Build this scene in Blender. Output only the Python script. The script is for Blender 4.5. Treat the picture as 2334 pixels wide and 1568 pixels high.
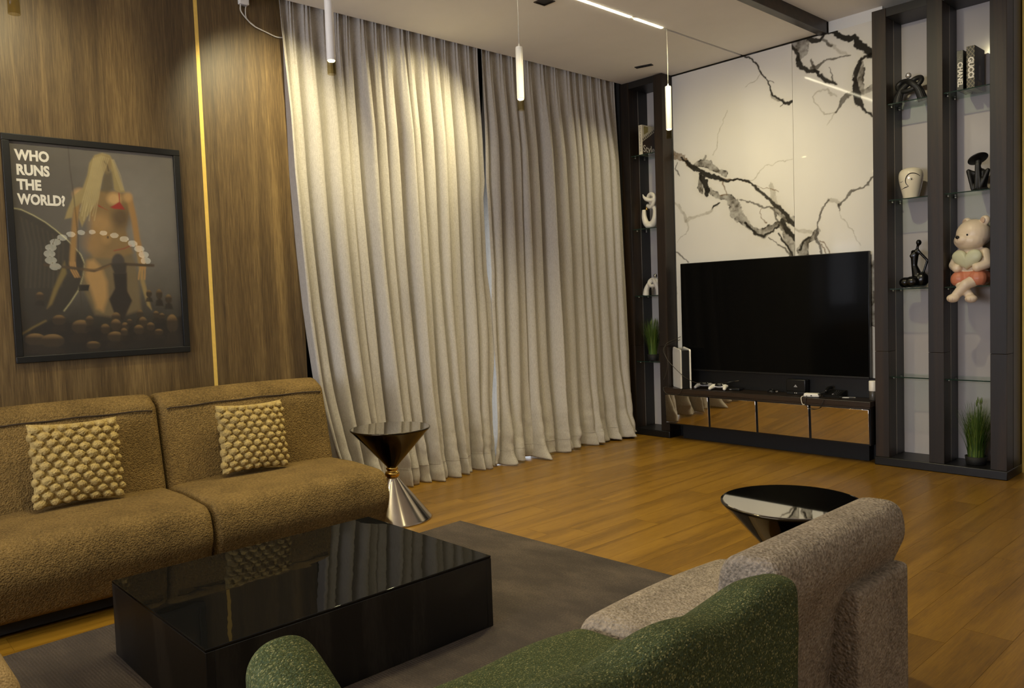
import bpy, bmesh, math, random
import numpy as np
from mathutils import Vector, Matrix, Euler
random.seed(7); rng = np.random.default_rng(7)
for o in list(bpy.data.objects): bpy.data.objects.remove(o)
S = bpy.context.scene
COL = S.collection
PI = math.pi

# ------------------------------------------------------------------ camera
cam_d = bpy.data.cameras.new('camera'); cam = bpy.data.objects.new('camera', cam_d); COL.objects.link(cam)
cam_d.sensor_width = 36.0; cam_d.lens = 27.646; cam_d.clip_start = 0.05; cam_d.clip_end = 100
cam.matrix_world = Matrix(((0.67808, -0.016605, 0.7348, 0), (0.734151, 0.06299, -0.676058, 0), (-0.03506, 0.997876, 0.054903, 1.4), (0, 0, 0, 1)))
S.camera = cam
# ------------------------------------------------------------------ world: plain daylight outside the window
W = bpy.data.worlds.new('daylight'); S.world = W; W.use_nodes = True
W.node_tree.nodes['Background'].inputs[0].default_value = (0.80, 0.88, 1.0, 1)
W.node_tree.nodes['Background'].inputs[1].default_value = 1.8
# ------------------------------------------------------------------ view
S.view_settings.view_transform = 'Standard'; S.view_settings.look = 'None'
S.view_settings.exposure = 1.0; S.view_settings.gamma = 1.0; S.view_settings.use_curve_mapping = False
S.cycles.use_denoising = True
S.cycles.max_bounces = 10; S.cycles.diffuse_bounces = 4; S.cycles.glossy_bounces = 4
S.cycles.transparent_max_bounces = 12
S.cycles.caustics_reflective = False; S.cycles.caustics_refractive = False
S.cycles.sample_clamp_indirect = 4.0
WARM = (1.0, 0.88, 0.53)
WARM2 = (1.0, 0.88, 0.60)

def spot_lamp(name, loc, target, watt, angle, blend=0.6, size=0.03, color=WARM):
    d = bpy.data.lights.new(name, 'SPOT'); d.energy = watt; d.spot_size = math.radians(angle); d.spot_blend = blend
    d.shadow_soft_size = size; d.color = color
    o = bpy.data.objects.new(name, d); COL.objects.link(o); o.location = loc
    o.rotation_euler = (Vector(target) - Vector(loc)).to_track_quat('-Z', 'Y').to_euler()
    return o
# ceiling spots (some have fixtures built with the ceiling, the marble ones none)
SPOTS = [
    ((-4.02, 4.13, 3.50), (-5.10, 3.80, 2.72), 100, 66),
    ((-4.05, 2.45, 3.50), (-5.20, 2.58, 2.62), 90, 62),
    ((-4.05, 1.00, 3.50), (-5.20, 1.10, 2.00), 40, 95),
    ((-4.57, 5.99, 3.50), (-5.05, 5.20, 0.80), 14, 95),
    ((-3.45, 4.90, 3.50), (-4.15, 6.47, 1.70), 40, 95),
    ((-2.40, 4.60, 3.59), (-2.70, 6.47, 1.90), 34, 95),
]
for i, (l, t, w, a) in enumerate(SPOTS):
    spot_lamp('ceiling_spot_lamp', l, t, w, a, 1.0, 0.035)
DOWN = [(-3.2, 3.75, 3.50), (-4.05, 3.1, 3.5), (-3.0, 1.2, 3.6), (-1.2, 0.9, 3.6), (-1.2, 3.0, 3.6), (-2.2, -1.5, 3.6), (0.6, -1.5, 3.6), (1.2, 4.8, 3.6)]  # unseen downlights added as fill, no fixtures built for them
DOWNW = [110, 50, 56, 12, 5, 40, 20, 4]
for l, w in zip(DOWN, DOWNW):
    spot_lamp('fill_downlight', (l[0], l[1], l[2] - 0.03), (l[0], l[1], 0), w, 115, 0.9, 0.05)

# fill light in an unseen rear-wall window opening, added to brighten ceiling and marble
_d = bpy.data.lights.new('rear_daylight_fill', 'AREA'); _d.shape = 'RECTANGLE'; _d.size = 3.4; _d.size_y = 1.7; _d.energy = 85; _d.color = (0.90, 0.90, 1.0)
_o = bpy.data.objects.new('rear_daylight_fill', _d); COL.objects.link(_o); _o.location = (-2.2, -3.55, 1.75); _o.rotation_euler = (PI / 2 + 0.62, 0, 0)

# ------------------------------------------------------------------ materials
MATS = {}
class NT:
    def __init__(s, name):
        s.m = bpy.data.materials.new(name); s.m.use_nodes = True; s.t = s.m.node_tree
        s.b = s.t.nodes['Principled BSDF']; s.out = s.t.nodes['Material Output']; MATS[name] = s.m
    def n(s, typ, **kw):
        nd = s.t.nodes.new(typ)
        for k, v in kw.items():
            if k.startswith('i_'):
                key = k[2:]; key = int(key) if key.isdigit() else key.replace('_', ' ')
                nd.inputs[key].default_value = v
            else: setattr(nd, k, v)
        return nd
    def l(s, a, b): s.t.links.new(a, b)
    def set(s, **kw):
        for k, v in kw.items(): s.b.inputs[k.replace('_', ' ')].default_value = v
        return s
    def coord(s, kind='Object', scale=(1, 1, 1), rnd=False):
        tc = s.n('ShaderNodeTexCoord'); src = tc.outputs[kind]
        if rnd:
            oi = s.n('ShaderNodeObjectInfo'); add = s.n('ShaderNodeVectorMath', operation='MULTIPLY_ADD')
            cb = s.n('ShaderNodeCombineXYZ'); 
            for k in range(3): s.l(oi.outputs['Random'], cb.inputs[k])
            s.l(cb.outputs[0], add.inputs[0]); add.inputs[1].default_value = (7.3, 31.7, 3.1); s.l(src, add.inputs[2]); src = add.outputs[0]
        mp = s.n('ShaderNodeMapping'); mp.inputs['Scale'].default_value = scale; s.l(src, mp.inputs['Vector'])
        return mp.outputs['Vector']
    def ramp(s, fac, stops):
        r = s.n('ShaderNodeValToRGB'); cr = r.color_ramp
        while len(cr.elements) < len(stops): cr.elements.new(0.5)
        for e, (p, c) in zip(cr.elements, stops): e.position = p; e.color = (*c, 1)
        s.l(fac, r.inputs['Fac']); return r.outputs['Color']
    def mix(s, a, b, fac, mode='MIX'):
        m = s.n('ShaderNodeMix', data_type='RGBA', blend_type=mode)
        for sock, v in ((m.inputs[6], a), (m.inputs[7], b), (m.inputs[0], fac)):
            if isinstance(v, (int, float)): sock.default_value = v
            elif isinstance(v, tuple): sock.default_value = (*v, 1)
            else: s.l(v, sock)
        return m.outputs[2]
    def bump(s, h, strength=0.5, dist=0.01):
        b = s.n('ShaderNodeBump'); b.inputs['Strength'].default_value = strength; b.inputs['Distance'].default_value = dist
        s.l(h, b.inputs['Height']); s.l(b.outputs['Normal'], s.b.inputs['Normal']); return b
    def noise(s, vec, scale, detail=4, rough=0.5, dist=0.0):
        n = s.n('ShaderNodeTexNoise'); n.inputs['Scale'].default_value = scale; n.inputs['Detail'].default_value = detail
        n.inputs['Roughness'].default_value = rough; n.inputs['Distortion'].default_value = dist
        s.l(vec, n.inputs['Vector']); return n.outputs['Fac']
    def color(s, sock): s.l(sock, s.b.inputs['Base Color'])

def srgb(r, g, b):
    f = lambda c: (c / 12.92 if c <= 0.04045 else ((c + 0.055) / 1.055) ** 2.4)
    return (f(r / 255), f(g / 255), f(b / 255))
def plain(name, col, rough=0.5, metal=0.0, vary=0.12, scale=30, bump=0.0, **kw):
    m = NT(name); m.set(Roughness=rough, Metallic=metal)
    for k, v in kw.items(): m.b.inputs[k.replace('_', ' ')].default_value = v
    v = m.coord(); f = m.noise(v, scale, 3)
    lo = tuple(c * (1 - vary) for c in col); hi = tuple(min(1, c * (1 + vary)) for c in col)
    m.color(m.ramp(f, [(0.3, lo), (0.7, hi)]))
    if bump: m.bump(f, bump, 0.004)
    return m.m
def emit(name, col, strength):
    m = NT(name); m.set(Emission_Strength=strength); m.b.inputs['Emission Color'].default_value = (*col, 1)
    m.b.inputs['Base Color'].default_value = (0.8, 0.8, 0.8, 1); return m.m
def wood(name, dark, mid, light, axis, freq=14, stretch=0.05, rough=0.45, ring=0.38, broadw=0.35, strips=None, contrast=1.0, rnd=False, bump=0.05, coat=0.0):
    m = NT(name); m.set(Roughness=rough); m.b.inputs['Coat Weight'].default_value = coat
    sc = [1, 1, 1]; sc[axis] = stretch
    v = m.coord('Object', tuple(sc), rnd)
    warp = m.noise(v, freq * 0.22, 3, 0.5, 0.6)
    wv = m.n('ShaderNodeMath', operation='MULTIPLY'); m.l(warp, wv.inputs[0]); wv.inputs[1].default_value = 26.0
    sn = m.n('ShaderNodeMath', operation='SINE'); m.l(wv.outputs[0], sn.inputs[0])
    r = m.n('ShaderNodeMapRange'); m.l(sn.outputs[0], r.inputs['Value']); r.inputs['From Min'].default_value = -1
    fine = m.noise(v, freq * 8, 5, 0.65)
    broad = m.noise(v, freq * 0.5, 2)
    a = m.mix(fine, r.outputs[0], ring); a = m.mix(a, broad, broadw)
    k = 0.17 / contrast
    c = m.ramp(a, [(0.5 - k, dark), (0.5, mid), (0.5 + k, light)])
    if strips:
        sp = m.n('ShaderNodeSeparateXYZ'); tc = m.n('ShaderNodeTexCoord'); m.l(tc.outputs['Object'], sp.inputs[0])
        w = m.n('ShaderNodeTexVoronoi', voronoi_dimensions='1D', feature='F1'); w.inputs['Scale'].default_value = 1 / strips[1]; w.inputs['Randomness'].default_value = 0.7
        m.l(sp.outputs[strips[0]], w.inputs['W']); bw = m.n('ShaderNodeRGBToBW'); m.l(w.outputs['Color'], bw.inputs[0])
        c = m.mix(c, m.ramp(bw.outputs[0], [(0.2, (0.72, 0.70, 0.68)), (0.8, (1.15, 1.12, 1.05))]), 1.0, 'MULTIPLY')
    if rnd:
        oi = m.n('ShaderNodeObjectInfo')
        c = m.mix(c, m.ramp(oi.outputs['Random'], [(0, (0.965, 0.965, 0.965)), (1, (1.03, 1.03, 1.02))]), 1.0, 'MULTIPLY')
    m.color(c); m.bump(fine, bump, 0.003); return m.m
def boucle(name, c0, c1, scale=170, strength=0.9, flecks=None, dist=0.006):
    m = NT(name); m.set(Roughness=0.95); m.b.inputs['Sheen Weight'].default_value = 0.06; m.b.inputs['Sheen Roughness'].default_value = 0.6; m.b.inputs['Sheen Tint'].default_value = (*c1, 1); m.b.inputs['Specular IOR Level'].default_value = 0.15
    v = m.coord(); vo = m.n('ShaderNodeTexVoronoi'); vo.inputs['Scale'].default_value = scale; m.l(v, vo.inputs['Vector'])
    n2 = m.noise(v, scale * 0.6, 4, 0.6); inv = m.n('ShaderNodeMath', operation='SUBTRACT'); inv.inputs[0].default_value = 1; m.l(vo.outputs['Distance'], inv.inputs[1])
    h = m.mix(inv.outputs[0], n2, 0.5)
    big = m.noise(v, 5, 3)
    c = m.ramp(m.mix(n2, big, 0.35), [(0.32, c0), (0.68, c1)])
    if flecks:
        f = m.n('ShaderNodeTexVoronoi'); f.inputs['Scale'].default_value = flecks[0]; mp = m.coord('Object', flecks[2]); m.l(mp, f.inputs['Vector'])
        sh = m.n('ShaderNodeSeparateColor'); m.l(f.outputs['Color'], sh.inputs[0])
        c = m.mix(c, m.ramp(sh.outputs[0], flecks[1]), 0.75)
    m.color(c); m.bump(h, strength, dist); return m.m
def see_glass(name, tint, rough=0.0, ior=1.45, refl=(1, 1, 1)):
    m = NT(name); m.t.nodes.remove(m.b)
    tr = m.n('ShaderNodeBsdfTransparent'); tr.inputs[0].default_value = (*tint, 1)
    gl = m.n('ShaderNodeBsdfGlossy'); gl.inputs['Roughness'].default_value = rough; gl.inputs[0].default_value = (*refl, 1)
    fr = m.n('ShaderNodeFresnel'); fr.inputs[0].default_value = ior
    ge = m.n('ShaderNodeNewGeometry'); iv = m.n('ShaderNodeMath', operation='SUBTRACT'); iv.inputs[0].default_value = 1; m.l(ge.outputs['Backfacing'], iv.inputs[1])
    mu = m.n('ShaderNodeMath', operation='MULTIPLY'); m.l(fr.outputs[0], mu.inputs[0]); m.l(iv.outputs[0], mu.inputs[1])
    mx = m.n('ShaderNodeMixShader'); m.l(mu.outputs[0], mx.inputs[0]); m.l(tr.outputs[0], mx.inputs[1]); m.l(gl.outputs[0], mx.inputs[2])
    m.l(mx.outputs[0], m.out.inputs['Surface']); return m.m
def dark_glass(name, base, refl, ior=1.45, rough=0.02):
    m = NT(name); m.t.nodes.remove(m.b); v = m.coord(); nz = m.noise(v, 7, 2)
    bp = m.n('ShaderNodeBump'); bp.inputs['Strength'].default_value = 0.06; bp.inputs['Distance'].default_value = 0.01; m.l(nz, bp.inputs['Height'])
    d = m.n('ShaderNodeBsdfDiffuse'); d.inputs[0].default_value = (*base, 1); g = m.n('ShaderNodeBsdfGlossy'); g.inputs[0].default_value = (*refl, 1); g.inputs['Roughness'].default_value = rough
    fr = m.n('ShaderNodeFresnel'); fr.inputs[0].default_value = ior; mx = m.n('ShaderNodeMixShader')
    m.l(bp.outputs[0], g.inputs['Normal']); m.l(fr.outputs[0], mx.inputs[0]); m.l(d.outputs[0], mx.inputs[1]); m.l(g.outputs[0], mx.inputs[2]); m.l(mx.outputs[0], m.out.inputs['Surface']); return m.m
def vcol(name, rough=0.3, coat=0.0, attr='paint', spec=0.5):
    m = NT(name); m.set(Roughness=rough); a = m.n('ShaderNodeAttribute'); a.attribute_name = attr
    m.b.inputs['Coat Weight'].default_value = coat; m.b.inputs['Specular IOR Level'].default_value = spec; m.color(a.outputs['Color']); return m.m

# ------------------------------------------------------------------ mesh helpers
def tag(o, label=None, cat=None, group=None, kind=None):
    if label: o['label'] = label
    if cat: o['category'] = cat
    if group: o['group'] = group
    if kind: o['kind'] = kind
    return o
def link(name, me, mat=None, parent=None, loc=None, rot=None):
    o = bpy.data.objects.new(name, me); COL.objects.link(o)
    if mat is not None and me is not None and not me.materials: me.materials.append(mat)
    if parent is not None: o.parent = parent
    if loc is not None: o.location = loc
    if rot is not None: o.rotation_euler = rot
    return o
def empty(name, loc=(0, 0, 0), label=None, cat=None, group=None, rotz=0):
    o = bpy.data.objects.new(name, None); COL.objects.link(o); o.location = loc; o.rotation_euler = (0, 0, rotz); o.empty_display_size = 0.05
    return tag(o, label, cat, group)
def mesh(name, V, F, smooth=True):
    me = bpy.data.meshes.new(name); me.from_pydata([tuple(v) for v in V], [], [tuple(f) for f in F]); me.update()
    if smooth and len(me.polygons): me.polygons.foreach_set('use_smooth', [True] * len(me.polygons))
    return me
class MB:
    """collects simple solids into one mesh"""
    def __init__(s): s.V = []; s.F = []
    def add(s, V, F):
        k = len(s.V); s.V += [tuple(v) for v in V]; s.F += [tuple(i + k for i in f) for f in F]; return s
    def box(s, x0, x1, y0, y1, z0, z1, M=None):
        V = [Vector((x, y, z)) for z in (z0, z1) for y in (y0, y1) for x in (x0, x1)]
        if M is not None: V = [M @ v for v in V]
        return s.add(V, [(0, 2, 3, 1), (4, 5, 7, 6), (0, 1, 5, 4), (2, 6, 7, 3), (0, 4, 6, 2), (1, 3, 7, 5)])
    def lathe(s, prof, n=48, M=None):
        V = []; F = []
        for r, z in prof:
            for k in range(n):
                a = 2 * PI * k / n; V.append(Vector((r * math.cos(a), r * math.sin(a), z)))
        for i in range(len(prof) - 1):
            for k in range(n): F.append((i * n + k, i * n + (k + 1) % n, (i + 1) * n + (k + 1) % n, (i + 1) * n + k))
        F.append(tuple(range(n - 1, -1, -1))); F.append(tuple((len(prof) - 1) * n + k for k in range(n)))
        if M is not None: V = [M @ v for v in V]
        return s.add(V, F)
    def tube(s, P, r, n=10, flat=1.0):
        P = [Vector(p) for p in P]; R = r if hasattr(r, '__len__') else [r] * len(P)
        T = [(P[min(i + 1, len(P) - 1)] - P[max(i - 1, 0)]).normalized() for i in range(len(P))]
        up = Vector((0, 0, 1)) if abs(T[0].z) < 0.9 else Vector((1, 0, 0))
        a = T[0].cross(up).normalized(); V = []; F = []
        for i, p in enumerate(P):
            a = (a - T[i] * a.dot(T[i])).normalized(); b = T[i].cross(a)
            for k in range(n):
                t = 2 * PI * k / n; V.append(p + a * (R[i] * math.cos(t)) + b * (R[i] * flat * math.sin(t)))
        for i in range(len(P) - 1):
            for k in range(n): F.append((i * n + k, i * n + (k + 1) % n, (i + 1) * n + (k + 1) % n, (i + 1) * n + k))
        F.append(tuple(range(n - 1, -1, -1))); F.append(tuple((len(P) - 1) * n + k for k in range(n)))
        return s.add(V, F)
    def ball(s, c, r, n=16, m=10, M=None):
        r = r if hasattr(r, '__len__') else (r, r, r); V = [Vector((0, 0, -1))]; F = []
        for i in range(1, m):
            t = -PI / 2 + PI * i / m
            for k in range(n): V.append(Vector((math.cos(t) * math.cos(2 * PI * k / n), math.cos(t) * math.sin(2 * PI * k / n), math.sin(t))))
        V.append(Vector((0, 0, 1)))
        for k in range(n):
            F.append((0, 1 + (k + 1) % n, 1 + k)); F.append((len(V) - 1, len(V) - 1 - n + k, len(V) - 1 - n + (k + 1) % n))
        for i in range(m - 2):
            for k in range(n): F.append((1 + i * n + k, 1 + i * n + (k + 1) % n, 1 + (i + 1) * n + (k + 1) % n, 1 + (i + 1) * n + k))
        V = [Vector((v.x * r[0], v.y * r[1], v.z * r[2])) for v in V]
        if M is not None: V = [M @ v for v in V]
        return s.add([v + Vector(c) for v in V], F)
    def mesh(s, name, smooth=False): return mesh(name, s.V, s.F, smooth)
    def build(s, name, mat, parent=None, smooth=False, loc=None, rot=None): return link(name, s.mesh(name, smooth), mat, parent, loc, rot)
def bevel_box(name, mat, parent, b, r=0.004, seg=2, loc=None, rot=None, smooth=True):
    """box with rounded edges, b = (x0,x1,y0,y1,z0,z1)"""
    bm = bmesh.new(); bmesh.ops.create_cube(bm, size=1)
    for v in bm.verts:
        v.co = Vector([(b[2 * i] if v.co[i] < 0 else b[2 * i + 1]) for i in range(3)])
    bmesh.ops.bevel(bm, geom=bm.edges[:], offset=r, segments=seg, profile=0.5, affect='EDGES')
    me = bpy.data.meshes.new(name); bm.to_mesh(me); bm.free()
    if smooth: me.polygons.foreach_set('use_smooth', [max(abs(c) for c in f.normal) < 0.9999 for f in me.polygons])
    return link(name, me, mat, parent, loc, rot)
def round_poly(P, seg=7):
    """closed outline with rounded corners, P = [(x, z, radius)]"""
    out = []; n = len(P)
    for i in range(n):
        a, b, c = Vector(P[i - 1][:2]), Vector(P[i][:2]), Vector(P[(i + 1) % n][:2]); r = P[i][2]
        u = (a - b).normalized(); v = (c - b).normalized(); ang = u.angle(v); d = min(r / math.tan(ang / 2), (a - b).length * 0.49, (c - b).length * 0.49)
        p, q = b + u * d, b + v * d
        for k in range(seg + 1):
            t = k / seg; out.append(((p.lerp(b, t)).lerp(b.lerp(q, t), t)))
    return out
def extrude(name, mat, parent, prof, y0, y1, er, fn=None, ny=24, fine=None):
    """outline in x-z swept along y with rounded ends"""
    Q = []
    for i in range(len(prof)):
        a, b = prof[i], prof[(i + 1) % len(prof)]; L = (b - a).length; k = max(1, int(L / (fine or 0.03)))
        Q += [a.lerp(b, j / k) for j in range(k)] if L > 1e-6 else []
    n = len(Q); area = sum(Q[i].x * Q[(i + 1) % n].y - Q[(i + 1) % n].x * Q[i].y for i in range(n))
    if area < 0: Q.reverse()
    N = []
    for i in range(n):
        t = (Q[(i + 1) % n] - Q[i - 1]).normalized(); N.append(Vector((t.y, -t.x)))
    rows = []
    E = 6
    for k in range(E + 1):
        th = k / E * PI / 2; rows.append((er * (1 - math.sin(th)), y0 + er * (1 - math.cos(th))))
    for k in range(1, ny): rows.append((0, y0 + er + (y1 - y0 - 2 * er) * k / ny))
    rows += [(i, y0 + y1 - y) for i, y in rows[:E + 1]][::-1]
    V = []; F = []
    for ins, y in rows:
        for q, m in zip(Q, N):
            v = Vector((q.x - m.x * ins, y, q.y - m.y * ins)); V.append(fn(v) if fn else v)
    for r in range(len(rows) - 1):
        for i in range(n): F.append((r * n + i, r * n + (i + 1) % n, (r + 1) * n + (i + 1) % n, (r + 1) * n + i))
    F.append(tuple(range(n - 1, -1, -1))); F.append(tuple((len(rows) - 1) * n + i for i in range(n)))
    me = mesh(name, V, F, True); bm = bmesh.new(); bm.from_mesh(me); bmesh.ops.recalc_face_normals(bm, faces=bm.faces[:]); bm.to_mesh(me); bm.free()
    me.polygons.foreach_set('use_smooth', [len(f.vertices) == 4 for f in me.polygons])
    return link(name, me, mat, parent)
def soft_mesh(name, b, r, fn=None, flat=7, cor=6):
    """rounded box with a dense grid, b = (x0,x1,y0,y1,z0,z1); fn(v, centre, half) moves a vertex"""
    c = Vector(((b[0] + b[1]) / 2, (b[2] + b[3]) / 2, (b[4] + b[5]) / 2)); h = Vector(((b[1] - b[0]) / 2, (b[3] - b[2]) / 2, (b[5] - b[4]) / 2))
    r = min(r, h.x * 0.99, h.y * 0.99, h.z * 0.99)
    def axis(hh):
        i = hh - r; out = []
        for k in range(cor): out.append(-(i + r * math.tan(PI / 4 * (1 - k / cor))))
        for k in range(flat + 1): out.append(-i + 2 * i * k / flat)
        for k in range(1, cor + 1): out.append(i + r * math.tan(PI / 4 * k / cor))
        return out
    A = [axis(h[i]) for i in range(3)]; bm = bmesh.new()
    for ax in range(3):
        u, w = (ax + 1) % 3, (ax + 2) % 3
        for sg in (-1, 1):
            G = []
            for pu in A[u]:
                row = []
                for pw in A[w]:
                    p = Vector((0, 0, 0)); p[ax] = sg * h[ax]; p[u] = pu; p[w] = pw
                    q = Vector([max(-(h[i] - r), min(h[i] - r, p[i])) for i in range(3)]); d = (p - q)
                    v = q + d.normalized() * r
                    row.append(bm.verts.new(v))
                G.append(row)
            for i in range(len(G) - 1):
                for j in range(len(G[0]) - 1):
                    q = (G[i][j], G[i + 1][j], G[i + 1][j + 1], G[i][j + 1])
                    bm.faces.new(q if sg > 0 else q[::-1])
    bmesh.ops.remove_doubles(bm, verts=bm.verts[:], dist=1e-5)
    for v in bm.verts:
        p = v.co.copy()
        if fn: p = fn(p, h)
        v.co = p + c
    bm.normal_update(); me = bpy.data.meshes.new(name); bm.to_mesh(me); bm.free()
    me.polygons.foreach_set('use_smooth', [True] * len(me.polygons)); return me
def soft(name, mat, parent, b, r, fn=None, flat=7, cor=6): return link(name, soft_mesh(name, b, r, fn, flat, cor), mat, parent)
def blob(name, mb, voxel, smooth=6, mat=None, parent=None, loc=None, rot=None):
    """fuse overlapping solids into one smooth skin"""
    t = bpy.data.objects.new('tmp', mb.mesh('tmp')); COL.objects.link(t)
    r = t.modifiers.new('r', 'REMESH'); r.mode = 'VOXEL'; r.voxel_size = voxel
    s = t.modifiers.new('s', 'SMOOTH'); s.factor = 0.5; s.iterations = smooth
    dg = bpy.context.evaluated_depsgraph_get(); me = bpy.data.meshes.new_from_object(t.evaluated_get(dg), depsgraph=dg)
    bpy.data.objects.remove(t); me.name = name; me.materials.clear()
    me.polygons.foreach_set('use_smooth', [True] * len(me.polygons))
    return link(name, me, mat, parent, loc, rot)
def capsule(mb, p, q, r0, r1, n=12, k=6):
    p = Vector(p); q = Vector(q); mb.tube([p.lerp(q, i / k) for i in range(k + 1)], [r0 + (r1 - r0) * i / k for i in range(k + 1)], n)
    mb.ball(p, r0, n, 8); mb.ball(q, r1, n, 8)
def catmull(P, k=8):
    P = [Vector(p) for p in P]; Q = [P[0] * 2 - P[1]] + P + [P[-1] * 2 - P[-2]]; out = []
    for i in range(1, len(Q) - 2):
        a, b, c, d = Q[i - 1:i + 3]
        for j in range(k):
            t = j / k; out.append(0.5 * ((2 * b) + (c - a) * t + (2 * a - 5 * b + 4 * c - d) * t * t + (3 * b - a - 3 * c + d) * t ** 3))
    return out + [P[-1]]
def lettering(name, body, size, mat, parent, M, bold=0.0, align='LEFT', stretch=None, spacing=1.0):
    cu = bpy.data.curves.new('t', 'FONT'); cu.body = body; cu.size = size; cu.extrude = 0.0003; cu.offset = bold; cu.align_x = align; cu.align_y = 'CENTER'; cu.space_character = spacing
    cu.resolution_u = 3
    t = bpy.data.objects.new('t', cu); COL.objects.link(t); dg = bpy.context.evaluated_depsgraph_get(); dg.update()
    me = bpy.data.meshes.new_from_object(t.evaluated_get(dg), depsgraph=dg); bpy.data.objects.remove(t); bpy.data.curves.remove(cu)
    me.materials.clear(); me.name = name
    if stretch:
        for v in me.vertices: v.co.x *= stretch
    me.transform(M); return link(name, me, mat, parent)
def basis(o, ex, ey):
    ex = Vector(ex).normalized(); ey = Vector(ey).normalized(); ez = ex.cross(ey)
    return Matrix(((ex.x, ey.x, ez.x, o[0]), (ex.y, ey.y, ez.y, o[1]), (ex.z, ey.z, ez.z, o[2]), (0, 0, 0, 1)))
def grid_mesh(name, P, colors=None):
    """P: (n,m,3) array -> smooth quad sheet, colors (n,m,3) go to the attribute 'paint'"""
    n, m = P.shape[:2]; idx = np.arange(n * m).reshape(n, m)
    F = np.stack([idx[:-1, :-1], idx[1:, :-1], idx[1:, 1:], idx[:-1, 1:]], -1).reshape(-1, 4)
    me = bpy.data.meshes.new(name); me.vertices.add(n * m); me.vertices.foreach_set('co', P.reshape(-1).astype(np.float32))
    me.loops.add(F.size); me.loops.foreach_set('vertex_index', F.reshape(-1).astype(np.int32)); me.polygons.add(len(F))
    me.polygons.foreach_set('loop_start', np.arange(0, F.size, 4, dtype=np.int32)); me.polygons.foreach_set('loop_total', np.full(len(F), 4, np.int32))
    me.polygons.foreach_set('use_smooth', [True] * len(F)); me.update(calc_edges=True); me.validate()
    if colors is not None:
        at = me.color_attributes.new('paint', 'FLOAT_COLOR', 'POINT'); c = np.ones((n * m, 4), np.float32); c[:, :3] = colors.reshape(-1, 3); at.data.foreach_set('color', c.reshape(-1))
    return me
def vnoise(x, y, seed=0):
    """value noise on arrays"""
    def h(i, j): 
        v = np.sin(i * 127.1 + j * 311.7 + seed * 74.7) * 43758.5453; return v - np.floor(v)
    xi, yi = np.floor(x), np.floor(y); xf, yf = x - xi, y - yi; u = xf * xf * (3 - 2 * xf); v = yf * yf * (3 - 2 * yf)
    return (h(xi, yi) * (1 - u) + h(xi + 1, yi) * u) * (1 - v) + (h(xi, yi + 1) * (1 - u) + h(xi + 1, yi + 1) * u) * v
def fbm(x, y, seed=0, o=4):
    t = 0; a = 0.5
    for k in range(o): t = t + a * vnoise(x * 2 ** k, y * 2 ** k, seed + k * 13); a *= 0.5
    return t / (1 - 0.5 ** o)

# ------------------------------------------------------------------ material set
M_wallwood = wood('walnut_panel', srgb(76, 60, 36), srgb(98, 79, 49), srgb(120, 99, 63), 2, freq=17, stretch=0.045, rough=0.42, strips=(1, 0.17), contrast=1.15, bump=0.06, ring=0.16, broadw=0.14)
M_floor = wood('oak_floor', srgb(104, 74, 18), srgb(130, 94, 25), srgb(148, 110, 34), 1, freq=20, stretch=0.06, ring=0.22, broadw=0.22, rough=0.33, contrast=0.9, rnd=True, bump=0.04, coat=0.0)
M_floor2 = wood('oak_floor_plain', srgb(104, 74, 18), srgb(130, 94, 25), srgb(148, 110, 34), 1, freq=20, stretch=0.06, ring=0.22, broadw=0.22, rough=0.33, bump=0.05)
M_darkwood = wood('dark_walnut', srgb(20, 13, 7), srgb(32, 22, 12), srgb(48, 33, 18), 2, freq=22, stretch=0.04, rough=0.5, bump=0.05)
M_darkwood_x = wood('dark_walnut_top', srgb(26, 19, 13), srgb(38, 28, 20), srgb(52, 39, 28), 0, freq=22, stretch=0.04, rough=0.35, bump=0.05)
M_ash = wood('black_ash', srgb(9, 8, 8), srgb(11, 10, 10), srgb(36, 33, 29), 2, freq=13, stretch=0.16, rough=0.45, contrast=1.2, bump=0.12)
M_inner = plain('dark_lacquer', srgb(30, 29, 28), 0.4, scale=4)
M_black = plain('black_lacquer', srgb(14, 13, 12), 0.4)
M_blackmat = plain('black_matte', srgb(20, 19, 18), 0.7)
M_ceil = plain('ceiling_paint', srgb(242, 238, 230), 0.9, vary=0.02, scale=3)
M_white = plain('white_paint', srgb(228, 226, 222), 0.6, vary=0.02, scale=3)
M_board = plain('white_gloss_board', srgb(196, 189, 184), 0.12, vary=0.02, scale=3)
M_gold = plain('satin_gold', (0.88, 0.60, 0.14), 0.45, 0.35, vary=0.05)
M_goldball = plain('polished_gold', (0.72, 0.47, 0.12), 0.14, 1.0, vary=0.05)
M_steel = plain('polished_steel', (0.56, 0.50, 0.42), 0.16, 1.0, vary=0.06, scale=8)
M_bronze = plain('dark_bronze', (0.055, 0.045, 0.03), 0.10, 1.0, vary=0.1, scale=8)
M_metal = plain('brushed_metal', (0.62, 0.60, 0.56), 0.3, 1.0, vary=0.05)
M_mirror = plain('bronze_mirror', (0.66, 0.62, 0.56), 0.02, 1.0, vary=0.01)
M_brown = boucle('brown_boucle', srgb(84, 67, 38), srgb(138, 112, 66), 135, 1.0, dist=0.009)
M_grey = boucle('grey_boucle', srgb(110, 99, 85), srgb(180, 165, 145), 115, 1.0, dist=0.011)
M_beige = boucle('beige_boucle', srgb(150, 124, 84), srgb(188, 160, 112), 150, 0.9)
M_green = boucle('green_tweed', srgb(54, 59, 34), srgb(82, 87, 52), 260, 0.6,
                 (620, [(0.0, srgb(40, 48, 30)), (0.25, srgb(62, 69, 40)), (0.55, srgb(76, 83, 48)), (0.75, srgb(62, 80, 66)), (0.9, srgb(112, 114, 70)), (1.0, srgb(162, 155, 108))], (1, 0.4, 0.45)))
M_pillow = boucle('cream_plush', srgb(150, 126, 74), srgb(188, 165, 106), 240, 0.8, dist=0.004)
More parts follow.
